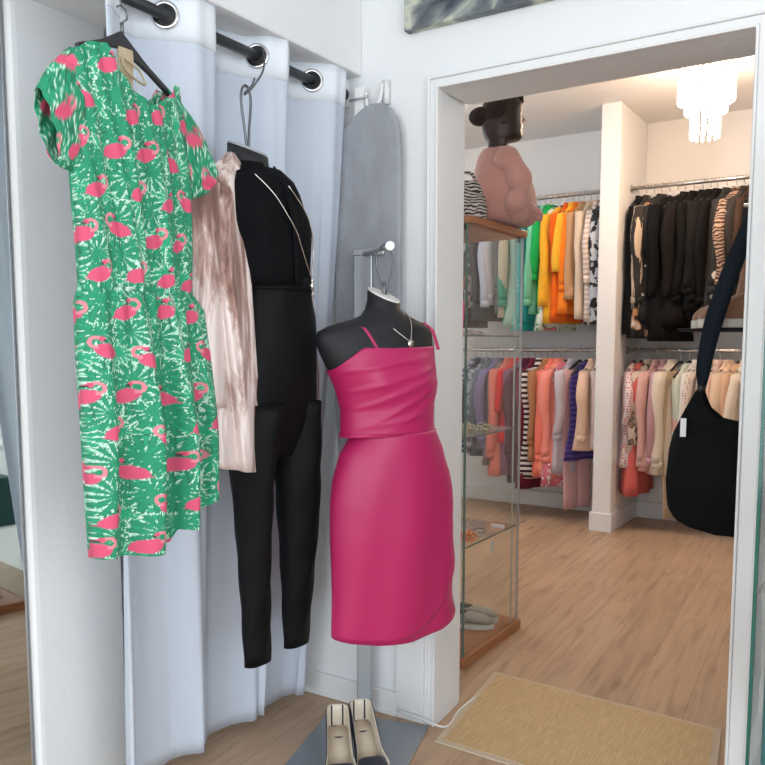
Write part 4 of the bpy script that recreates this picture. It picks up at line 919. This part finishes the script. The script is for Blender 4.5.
UL = [
 ('coat', 'coat', 'dark brown coat seen through the glass cabinet, leftmost on the upper rail', (.10, .045, .04), .95, .6),
 ('blouse', 'blouse', 'mauve brown blouse behind glass, second from left on the upper rail', (.30, .16, .16), .85, .55),
 ('blouse', 'blouse', 'rust pink blouse behind glass beside the mauve brown one, upper rail', (.42, .19, .15), .8, .5),
 ('jacket', 'jacket', 'grey and black patterned jacket behind the glass cabinet, upper rail', ('spots', (.05, .05, .06), (.35, .33, .34), 22), .8, .55),
 ('cardigan', 'cardigan', 'charcoal cardigan behind the glass cabinet on the upper rail', (.05, .05, .06), .9, .6),
 ('blouse', 'blouse', 'mauve taupe knit behind the glass cabinet on the upper rail', (.34, .27, .28), .72, .55),
 ('shirt', 'shirt', 'pale lavender grey shirt behind the glass cabinet on the upper rail', (.42, .44, .54), .78, .60, 1.2),
 ('jacket', 'jacket', 'light grey jacket behind the glass cabinet, right of the lavender shirt', (.46, .45, .46), .70, .55, 1.2),
 ('blouse', 'blouse', 'dark slate blouse behind the glass cabinet, right of light grey jacket', (.10, .11, .12), .85, .5),
 ('cardigan', 'cardigan', 'stone beige cardigan behind the glass cabinet on the upper rail', (.45, .40, .32), .88, .6),
 ('blouse', 'blouse', 'deep green blouse just inside the right glass edge, upper rail', (.02, .26, .18), .92, .6),
 ('dress', 'dress', 'seafoam grey green dress beside the turquoise lace top, upper rail', (.30, .45, .38), .95, .0),
 ('blouse', 'blouse', 'turquoise lace top with patterned weave on the upper rail', ('dots', (.01, .42, .42), (.10, .62, .60), 26), .98, .62),
 ('blouse', 'blouse', 'teal blouse between turquoise lace top and green jacket, upper rail', (.02, .27, .25), .92, .55),
 ('shirt', 'shirt', 'light jade green shirt hanging left of the vivid green blouse', (.16, .46, .30), .86, .60),
 ('blouse', 'blouse', 'vivid kelly green blouse on the upper rail', (.01, .36, .08), .80, .42),
 ('dress', 'dress', 'white dress with green and pink floral print, upper rail', ('floral', (.62, .66, .58), (.04, .30, .12), (.75, .15, .25), 18), .98, .0),
 ('cardigan', 'cardigan', 'mustard yellow long cardigan on the upper rail', (.80, .40, .03), .93, .64, 1.3),
 ('blouse', 'blouse', 'burnt orange blouse peeking out right of the mustard cardigan', (.72, .12, .01), .92, .4),
 ('blouse', 'blouse', 'sunny yellow short blouse with pointed hem, upper rail', (.85, .47, .04), .55, .40),
 ('blouse', 'blouse', 'bright orange blouse on the upper rail beside the tan coat', (.85, .22, .02), .86, .5),
 ('coat', 'coat', 'tan camel coat on the upper rail', (.52, .30, .16), .76, .58, 1.2),
 ('blouse', 'blouse', 'cream blouse on upper rail beside the ruffled blush top', (.66, .54, .42), .90, .60),
 ('blouse', 'blouse', 'ruffled blush and cream striped top on the upper rail', ('stripe', (.62, .45, .38), (.76, .66, .58), 9, 2), .92, .45),
 ('blouse', 'blouse', 'black and white leopard print blouse beside the white partition, upper rail', ('spots', (.015, .015, .017), (.50, .51, .54), 17), .94, .62, 1.3),
]
fill(UL, 'upper', -2.92, -1.845, ZU, 11, 'clothes hanger on the crowded upper rail left of the partition', 'hangers on the upper left rail', 'ul')
LL = [
 ('shirt', 'shirt', 'dark denim shirt with pale stripes behind glass, leftmost on the lower rail', ('stripe', (.07, .10, .16), (.35, .42, .5), 8), .70, .55),
 ('jacket', 'jacket', 'charcoal jacket behind glass on the lower rail', (.05, .05, .055), .66, .5),
 ('blouse', 'blouse', 'grey blue printed blouse behind glass on the lower rail', ('spots', (.12, .14, .19), (.36, .40, .47), 26), .70, .55),
 ('cardigan', 'cardigan', 'slate cardigan behind glass, right of the grey blue print', (.13, .15, .19), .72, .5),
 ('blouse', 'blouse', 'smoky lavender blouse behind glass on the lower rail', (.22, .19, .34), .66, .5, 1.2),
 ('dress', 'dress', 'taupe grey dress behind glass on the lower rail', (.22, .17, .17), .78, .0),
 ('blouse', 'blouse', 'coral pink long blouse partly behind the right glass edge, lower rail', (.72, .20, .16), .86, .62, 1.3),
 ('blouse', 'blouse', 'scarlet red blouse on the lower rail', (.72, .01, .02), .60, .3),
 ('cardigan', 'cardigan', 'dusty plum sweater with loose sleeve on the lower rail', (.23, .09, .17), .84, .62, 1.4),
 ('coat', 'coat', 'dark aubergine coat on the lower rail', (.085, .018, .045), .90, .62, 1.3),
 ('blouse', 'blouse', 'burgundy blouse left of the black and white striped top', (.16, .015, .04), .94, .5),
 ('shirt', 'shirt', 'black and white horizontally striped top on the lower rail', ('stripe', (.03, .012, .02), (.72, .66, .64), 8), .86, .55),
 ('blouse', 'blouse', 'caramel blouse between striped top and coral blouses', (.42, .20, .10), .72, .5),
 ('blouse', 'blouse', 'bright coral blouse with knotted hem on the lower rail', (.85, .21, .15), .84, .62, 1.4),
 ('blouse', 'blouse', 'salmon pink blouse hanging right of the bright coral blouse', (.88, .30, .24), .84, .62, 1.4),
 ('dress', 'dress', 'rose and white floral dress on the lower rail', ('floral', (.62, .16, .20), (.78, .70, .72), (.5, .05, .12), 24), .90, .0),
 ('shirt', 'shirt', 'pale lilac grey shirt left of the light pink trousers on the lower rail', (.56, .50, .56), .80, .45),
 ('trousers', 'trousers', 'light pink trousers hanging lowest on the lower left rail', (.72, .42, .42), .93, .0),
 ('dress', 'dress', 'violet blue striped dress behind the peach cream blouse', ('stripe', (.045, .025, .19), (.10, .07, .32), 8, 3), .70, .0, .4),
 ('blouse', 'blouse', 'peach cream blouse with long sleeve on the lower rail', (.80, .55, .40), .62, .45, 1.3),
 ('blouse', 'blouse', 'off white blush blouse against the partition, lower left rail', (.66, .52, .48), .60, .5),
]
fill(LL, 'lower', -2.88, -1.835, ZL, 23, 'clothes hanger on the crowded lower rail left of the partition', 'hangers on the lower left rail', 'll', .10)
BK = (.006, .006, .007)
UR = [
 ('jacket', 'jacket', 'black jacket against the partition on the upper right rail', (.009, .010, .012), .95, .6),
 ('blouse', 'blouse', 'black and cream zebra striped blouse on the upper right rail', ('streak', (.02, .018, .015), (.50, .40, .30), 9), .78, .6, 1.3),
 ('dress', 'dress', 'black dress with orange flowers on the upper right rail', ('floral', (.012, .012, .013), (.42, .20, .08), (.6, .5, .45), 12), .98, .3, 1.2),
 ('blouse', 'blouse', 'black blouse with small white print at the hem, upper right rail', ('floral', (.012, .012, .013), (.014, .014, .015), (.6, .6, .6), 15), .86, .5),
 ('cardigan', 'cardigan', 'plain black cardigan right of the orange flower dress', BK, .92, .6, 1.3),
 ('dress', 'dress', 'longest plain black dress on the upper right rail', (.007, .006, .006), 1.0, .0, 1.3),
 ('coat', 'coat', 'brownish black coat in the middle of the upper right rail', (.010, .008, .007), .90, .6, 1.3),
 ('jacket', 'jacket', 'soft black jacket right of the brownish black coat', (.006, .006, .006), .90, .6, 1.2),
 ('blouse', 'blouse', 'charcoal black blouse in the upper right rail row', (.010, .0095, .0095), .80, .55, 1.2),
 ('blouse', 'blouse', 'washed black blouse left of the pearl button blouse', (.008, .008, .008), .84, .6),
 ('shirt', 'shirt', 'black shirt beside white feather print on the upper right rail', BK, .86, .62),
 ('blouse', 'blouse', 'black blouse with white feather print on the upper right rail', ('floral', (.014, .014, .014), (.02, .02, .02), (.75, .72, .68), 11), .80, .55),
 ('blouse', 'blouse', 'brown and white zigzag print blouse on the upper right rail', ('stripe', (.05, .025, .018), (.42, .29, .22), 14, 10), .68, .5, 1.2),
 ('jacket', 'jacket', 'black jacket with grey leaf print beside the tall brown boots', ('floral', (.02, .017, .016), (.05, .04, .04), (.42, .38, .36), 14), .62, .5, 1.2),
 ('blouse', 'blouse', 'dark brown blouse behind the tall brown boots', (.05, .03, .022), .70, .5),
 ('blouse', 'blouse', 'black top at the right end of the upper right rail', BK, .85, .5),
]
fill(UR, 'upper', -1.64, -.80, ZU, 37, 'clothes hanger on the dark clothes rail right of the partition', 'hangers on the upper right rail', 'ur', .06)
LR = [
 ('dress', 'dress', 'white dress with red polka dots beside the partition', ('dots', (.72, .62, .62), (.55, .03, .06), 55), .72, .35),
 ('dress', 'dress', 'coral red dress on the lower right rail', (.66, .14, .12), .92, .3, 1.2),
 ('blouse', 'blouse', 'cream blouse with dark print on the lower right rail', ('floral', (.68, .55, .44), (.12, .10, .09), (.3, .15, .1), 16), .62, .45),
 ('blouse', 'blouse', 'blush pink blouse with cuffed sleeve on the lower right rail', (.70, .42, .38), .74, .60),
 ('blouse', 'blouse', 'mauve pink blouse beside the cream linen blouse', (.52, .30, .33), .70, .58),
 ('blouse', 'blouse', 'cream linen blouse with long sleeve on the lower right rail', (.74, .64, .52), .76, .60, 1.4),
 ('trousers', 'trousers', 'khaki beige trousers reaching nearest the floor, lower right rail', (.50, .38, .25), .93, .0),
 ('dress', 'dress', 'pale mint floral dress on the lower right rail', ('floral', (.58, .62, .52), (.70, .40, .34), (.35, .45, .35), 9), .74, .0, 1.3),
 ('blouse', 'blouse', 'white blouse right of the pale mint floral dress', (.76, .72, .68), .78, .6),
 ('blouse', 'blouse', 'dotted ivory blouse on the lower right rail', ('dots', (.72, .62, .54), (.35, .25, .2), 60), .72, .5),
 ('shirt', 'shirt', 'oatmeal shirt left of the black bag strap', (.66, .54, .44), .82, .6),
 ('blouse', 'blouse', 'soft pink beige blouse behind the black bag strap', (.70, .52, .44), .70, .55),
 ('blouse', 'blouse', 'light camel blouse above the black bag', (.72, .53, .38), .80, .55, 1.3),
 ('cardigan', 'cardigan', 'apricot beige cardigan above the black bag', (.66, .42, .28), .80, .6),
 ('blouse', 'blouse', 'ivory blouse above the black bag near the door casing', (.76, .66, .54), .78, .6, 1.3),
 ('blouse', 'blouse', 'cream knit at the right end of the lower right rail', (.74, .66, .56), .80, .6, 1.2),
]
fill(LR, 'lower', -1.635, -.80, ZL, 51, 'clothes hanger on the pale clothes rail right of the partition', 'hangers on the lower right rail', 'lr', .09)

# ------------------------------------------------------------------ CHANDELIER
CHX, CHY, CHZ = -1.02, 5.0, 2.91
ch = thing('chandelier', 'small lit crystal chandelier with three tiers of hanging strands', 'chandelier', (CHX, CHY, CHZ))
M_cr = mat('lit_crystal', (.95, .93, .90), .1, emit=(1, .90, .76), estr=5.0, bump=(5, 0.)); M_cr2 = mat('upper_crystal', (.85, .80, .74), .12, .2, emit=(1, .82, .62), estr=1.1, bump=(5, 0.))
b = MB(); b.tube([(0, 0, 0), (0, 0, -.028)], [.05, .045], 20); b.build('ceiling_rose', M_chrome, ch)
b = MB(); b.tube([(0, 0, -.02), (0, 0, -.40)], .006, 8); b.build('stem', M_chrome, ch)
def strand(L, m, r=.0075):
    b = MB(); n = int(L / .021)
    for k in range(n): b.ball((0, 0, -.012 - k * .021), r, 6, (1, 1, 1.35))
    o = b.build('crystal_strand', m, ch); return o
tiers = [(.150, 26, -.055, .075, M_cr2, .008), (.146, 26, -.12, .14, M_cr, .010), (.108, 20, -.18, .13, M_cr, .010), (.075, 13, -.255, .20, M_cr, .009)]
for r_, n_, z0, L, m_, br in tiers:
    b = MB(); b.tube([(r_ * math.cos(2 * PI * k / 32), r_ * math.sin(2 * PI * k / 32), z0) for k in range(33)], .004, 6); b.build('ring', M_chrome, ch)
    p = strand(L, m_, br); p.location = (r_, 0, z0)
    for k in range(1, n_):
        c = p.copy(); C.objects.link(c); c.parent = ch; c.location = (r_ * math.cos(2 * PI * k / n_), r_ * math.sin(2 * PI * k / n_), z0)

# ------------------------------------------------------------------ BOOTS, SHELF AND BAG RIGHT OF THE DOORWAY (rear room)
su = thing('shelving_unit', 'dark shelving unit just inside the rear room behind the doorway casing', 'shelving unit', (-.06, 3.0, 0))
M_dk = mat('dark_laminate', (.006, .0065, .008), .6, spec=.15)
b = MB(); b.box(-.24, .36, -.22, -.20, 0, 1.9); b.build('side_panel', M_dk, su, smooth=False)
b = MB(); b.box(-.24, .36, .20, .22, 0, 1.9); b.build('side_panel', M_dk, su, smooth=False)
b = MB(); b.box(.34, .36, -.20, .20, 0, 1.9); b.build('back_panel', M_dk, su, smooth=False)
for z in (.10, .55, .95, 1.88): b = MB(); b.box(-.24, .34, -.20, .20, z - .01, z + .01); b.build('shelf', M_dk, su, smooth=False)
b = MB(); b.box(-.59, .34, -.14, .16, 1.346, 1.355); b.build('display_shelf', M_dk, su, bevel=.002, smooth=False)
b = MB(); b.tube([(-.24, 0, 1.76), (-.38, 0, 1.765), (-.42, 0, 1.765)], .006, 8); b.build('peg', M_chrome, su)
for z, cols in ((.11, (.02, .12, .14)), (.56, (.02, .16, .17)), (.96, (.03, .03, .04))):
    b = MB(); b.box(-.18, .28, -.17, .15, z, z + .24); o = b.build('storage_box', mat('box_%d' % int(z * 100), cols, .5), smooth=False, bevel=.006); o.location = (-.06, 3.0, 0)
    tag(o, {11: 'dark teal box on the bottom shelf of the dark unit seen in the mirror', 56: 'petrol teal box on the second shelf of the dark unit seen in the mirror', 96: 'black box on the third shelf of the dark unit seen in the mirror'}[int(z * 100)], 'box')
M_boot = mat('brown_suede', (.27, .135, .075), .75, sheen=.2, bump=(200, .25)); M_bsole = mat('cream_sole', (.66, .60, .52), .6)
def boot(label, P, deg):
    o = thing('boot', label, 'boot', P); d = Vector((math.cos(R(deg)), math.sin(R(deg)), 0)); n = Vector((-d.y, d.x, 0))   # d points to the toe
    F = lambda x, y, z: d * x + n * y + Vector((0, 0, z))
    wt = [(-.10, .022), (-.09, .032), (0, .034), (.08, .045), (.13, .040), (.16, .022), (.168, .010)]
    rr = [[F(x, interp(wt, x) * k, z) for k, z in ((-1, 0), (1, 0), (1.02, .030 + .008 * (x < -.02)), (-1.02, .030 + .008 * (x < -.02)))] for x in [-.10, -.095, -.08, -.04, 0, .04, .08, .11, .13, .15, .16, .168]]
    b = MB(); b.rings(rr); b.build('sole', M_bsole, o, bevel=.003)
    rr = []
    for x in [-.098, -.09, -.06, -.03, 0, .03, .06, .09, .12, .14, .158, .164]:
        h = interp([(-.10, .09), (-.02, .10), (.03, .085), (.07, .062), (.12, .048), (.15, .038), (.165, .012)], x); w = interp(wt, x) * .94
        rr.append([F(x, w * math.cos(q) * (1 if math.sin(q) < 0 else .9), .032 + (h * math.sin(q) if math.sin(q) > 0 else 0)) for q in [2 * PI * k / 20 for k in range(20)]])
    b = MB(); b.rings(rr); b.build('foot', M_boot, o)
    rr = []
    for k in range(16):
        t_ = k / 15; z = .06 + .335 * t_; a = .060 - .012 * math.sin(PI * min(1, t_ * 2)) + .010 * t_; cx = -.020 - .05 * t_
        rr.append([F(cx + (a + .003 * math.sin(z * 60)) * math.cos(q), (.042 + .01 * t_) * math.sin(q), z) for q in [2 * PI * u / 24 for u in range(24)]])
    b = MB(); b.rings(rr, cap=(1, 0)); b.build('shaft', M_boot, o, solid=.003)
    return o
boot('nearer tall brown suede boot with cream sole on the dark shelf', (-.430, 2.935, 1.356), 200)
boot('rear tall brown suede boot with cream sole on the dark shelf', (-.480, 3.08, 1.356), 200)
M_bag = mat('black_canvas', (.005, .006, .007), .75, spec=.1, bump=(180, .25)); M_strap = mat('navy_strap', (.007, .012, .020), .7, spec=.15, bump=(200, .2))
bg_ = thing('tote_bag', 'large slouchy black bag with wide dark strap and white tag by the right casing', 'bag', (-.56, 2.80, .63))
F = lambda x, y, z: Vector((x + .56, y - 2.80, z - .63))
out_l = [(1.165, -.560), (1.14, -.575), (1.08, -.605), (1.01, -.637), (.95, -.650), (.85, -.655), (.76, -.645), (.72, -.62), (.70, -.58), (.685, -.50)]
out_r = [(1.165, -.545), (1.14, -.538), (1.10, -.522), (1.065, -.48), (1.055, -.40), (.95, -.34), (.85, -.32), (.77, -.33), (.71, -.36), (.685, -.42)]
rr = []
for k in range(30):
    z = .685 + (1.165 - .685) * k / 29; l, r = interp(out_l, z), interp(out_r, z); th_ = interp([(.685, .03), (.72, .06), (.85, .085), (1.0, .06), (1.06, .03), (1.165, .008)], z)
    rr.append([F((l + r) / 2 + (r - l) / 2 * math.cos(q), 2.80 + th_ * math.sin(q) + .006 * math.sin(3 * q + z * 18), z) for q in [2 * PI * u / 36 for u in range(36)]])
b = MB(); b.rings(rr); b.build('bag_body', M_bag, bg_)
rr = []
sp_ = smoothcurve([(-.552, 2.80, 1.14), (-.547, 2.80, 1.24), (-.522, 2.80, 1.38), (-.475, 2.80, 1.54), (-.43, 2.82, 1.68), (-.415, 2.90, 1.765), (-.43, 3.0, 1.775)], 6)
for i, p in enumerate(sp_):
    t_ = i / (len(sp_) - 1); w = interp([(0, .008), (.12, .022), (.35, .030), (.7, .026), (1, .02)], t_); rr.append([F(p.x - w, p.y, p.z), F(p.x + w, p.y, p.z), F(p.x + w, p.y + .005, p.z), F(p.x - w, p.y + .005, p.z)])
b = MB(); b.rings(rr); b.build('shoulder_strap', M_strap, bg_)
b = MB(); b.tube([F(-.552, 2.795, 1.15), F(-.552, 2.795, 1.17)], .014, 12); b.build('strap_ring', M_plastic, bg_)
b = MB(); b.box(-.038, -.020, -.075, -.073, .375, .435); b.build('price_tag', M_white, bg_, smooth=False)

# ------------------------------------------------------------------ SECOND GLASS CABINET RIGHT OF THE DOORWAY
c2 = thing('display_cabinet', 'glass display cabinet with green edges at the right border beside the door casing', 'display cabinet', (-.0, 1.92, 0))
cx0, cx1, cy0, cy1 = -.232, .25, -.14, .15
MB().box(cx0 - .012, cx1 + .012, cy0 - .012, cy1 + .012, 0, .045).build('wooden_base', M_wood, c2, bevel=.004, smooth=False)
MB().box(cx0 - .012, cx1 + .012, cy0 - .012, cy1 + .012, 1.87, 1.90).build('wooden_top', M_wood, c2, bevel=.004, smooth=False)
for x in (cx0, cx1): MB().box(x - .003, x + .003, cy0 + .004, cy1 - .004, .045, 1.87).build('side_pane', GLASS, c2, smooth=False)
for y in (cy0, cy1): MB().box(cx0 + .004, cx1 - .004, y - .003, y + .003, .045, 1.87).build('front_pane', GLASS, c2, smooth=False)
M_ge = mat('green_edge', (.01, .09, .07), .1)
for x in (cx0, cx1):
    for y in (cy0, cy1): MB().box(x - .0035, x + .0035, y - .004, y + .004, .045, 1.87).build('corner_edge', M_ge, c2, smooth=False)
for z in (.42, .80, 1.3): MB().box(cx0 + .005, cx1 - .005, cy0 + .005, cy1 - .005, z - .006, z).build('glass_shelf', GLASS, c2, smooth=False)
b = MB(); b.box(-.21, .20, -.12, .13, .422, .66); o = tag(b.build('storage_box', mat('petrol_box', (.01, .13, .14), .5), bevel=.006, smooth=False), 'petrol green box in the cabinet reflected at the bottom of the mirror', 'box'); o.location = (0, 1.92, 0)
b = MB(); b.rings([[Vector((.20 * k * math.cos(q), .12 * k * math.sin(q), z)) for q in [2 * PI * u / 20 for u in range(20)]] for z, k in ((.801, .9), (.83, 1.0), (1.0, .95), (1.12, .6))]); o = tag(b.build('handbag', mat('dark_bag', (.02, .018, .016), .6)), 'dark slouchy bag in the reflected cabinet seen in the mirror', 'bag'); o.location = (0, 1.92, 0)
jewel_heap('bead_jewellery', 'brown and white beads at the base of the cabinet reflected in the mirror', 'jewellery', (0, 1.92, .048), noise_mat('brown_beads', [(.4, (.06, .035, .02)), (.55, (.35, .22, .12)), (.68, (.75, .7, .6))], 70, .4), 70, (.19, .10), .05, 9)
# dark clothes on the wall between that cabinet and the doorway
t = thing('scarf', 'dark patterned scarf hanging by the doorway and seen only in the mirror', 'scarf', (-.13, 2.205, 0))
rr = []
for k in range(16):
    z = .45 + 1.3 * k / 15; rr.append([((.055 + .008 * math.sin(q * 5 + k)) * math.cos(q), (.115 + .01 * math.sin(q * 4 + k * .5)) * math.sin(q) * (1 if k < 14 else .5), z) for q in [2 * PI * u / 24 for u in range(24)]])
b = MB(); b.rings(rr); b.build('cloth', noise_mat('dark_scarf', [(.5, (.012, .014, .018)), (.6, (.25, .09, .06)), (.66, (.05, .12, .16)), (.72, (.35, .33, .3))], 14, .8, (1, 1, 1), detail=2), t)
b = MB(); b.tube([(0, .155, 1.78), (0, .0, 1.78), (0, 0, 1.72)], .006, 8); b.build('wall_peg', M_steel, t)
cb = MB(); cb.tube(smoothcurve([(-1.42, 2.325, .035), (-1.33, 2.325, .03), (-1.25, 2.36, .006), (-1.27, 2.5, .006), (-1.27, 2.64, .006)], 6), .0035, 6); tag(cb.build('cable', M_trim), 'thin white cable along the foot of the left door casing', 'cable')

# unseen ceiling lamps, added to brighten the rear room and its floor
lamp0 = None
for x, y, lab in ((-2.7, 4.3, 'added unseen round ceiling lamp at the left of the rear room'), (.5, 4.4, 'added unseen round ceiling lamp at the right of the rear room')):
    t = thing('ceiling_lamp', lab, 'lamp', (x, y, 2.91))
    MB().tube([(0, 0, 0), (0, 0, -.03)], [.16, .16], 32).build('housing', M_trim, t, bevel=.004)
    MB().tube([(0, 0, -.03), (0, 0, -.045)], [.14, .12], 32).build('diffuser', mat('lamp_diffuser', (.9, .9, .9), .5, emit=(1, .97, .93), estr=3), t)

# ------------------------------------------------------------------ light
w = bpy.data.worlds.new('world'); bpy.context.scene.world = w; w.use_nodes = True
bg = w.node_tree.nodes['Background']; bg.inputs['Color'].default_value = (.86, .94, 1.0, 1); bg.inputs['Strength'].default_value = 2.6
def area(name, loc, rot, sx, sy, power, col, portal=False):
    l = bpy.data.lights.new(name, 'AREA'); l.shape = 'RECTANGLE'; l.size = sx; l.size_y = sy; l.energy = power; l.color = col
    o = bpy.data.objects.new(name, l); C.objects.link(o); o.location = loc; o.rotation_euler = rot
    if portal: l.cycles.is_portal = True
    return o
area('shopfront_daylight', (.1, -3.1, 1.55), (R(90), 0, 0), 4.4, 2.6, 1, (1, 1, 1), portal=True)
area('side_window_daylight', (-4.1, 4.1, 1.6), (R(90), 0, R(-90)), 2.2, 1.4, 1, (1, 1, 1), portal=True)
area('added_side_opening_daylight', (2.5, -.65, 1.55), (R(90), 0, R(90)), 3.9, 2.1, 1, (1, 1, 1), portal=True)  # portal for the opening added in the right wall to brighten the pier
def point(name, loc, power, col, r=.05):
    l = bpy.data.lights.new(name, 'POINT'); l.energy = power; l.color = col; l.shadow_soft_size = r
    o = bpy.data.objects.new(name, l); C.objects.link(o); o.location = loc; return o
sc = bpy.context.scene
sc.view_settings.view_transform = 'Standard'; sc.view_settings.look = 'None'; sc.view_settings.gamma = 1; sc.view_settings.use_curve_mapping = False
sc.view_settings.exposure = .68
for dx, dy, dz, pw in ((0, 0, -.22, 16), (0.0, 0, -.46, 12)): point('chandelier_bulb', (CHX + dx, CHY + dy, CHZ + dz), pw, (1, .66, .42), .10)

point('added_ceiling_lamp_light', (-2.7, 4.3, 2.74), 20, (.95, .97, 1.0), .12)  # fill light belonging to the added lamps
point('added_ceiling_lamp_light', (.5, 4.4, 2.74), 7, (1, .93, .84), .12)
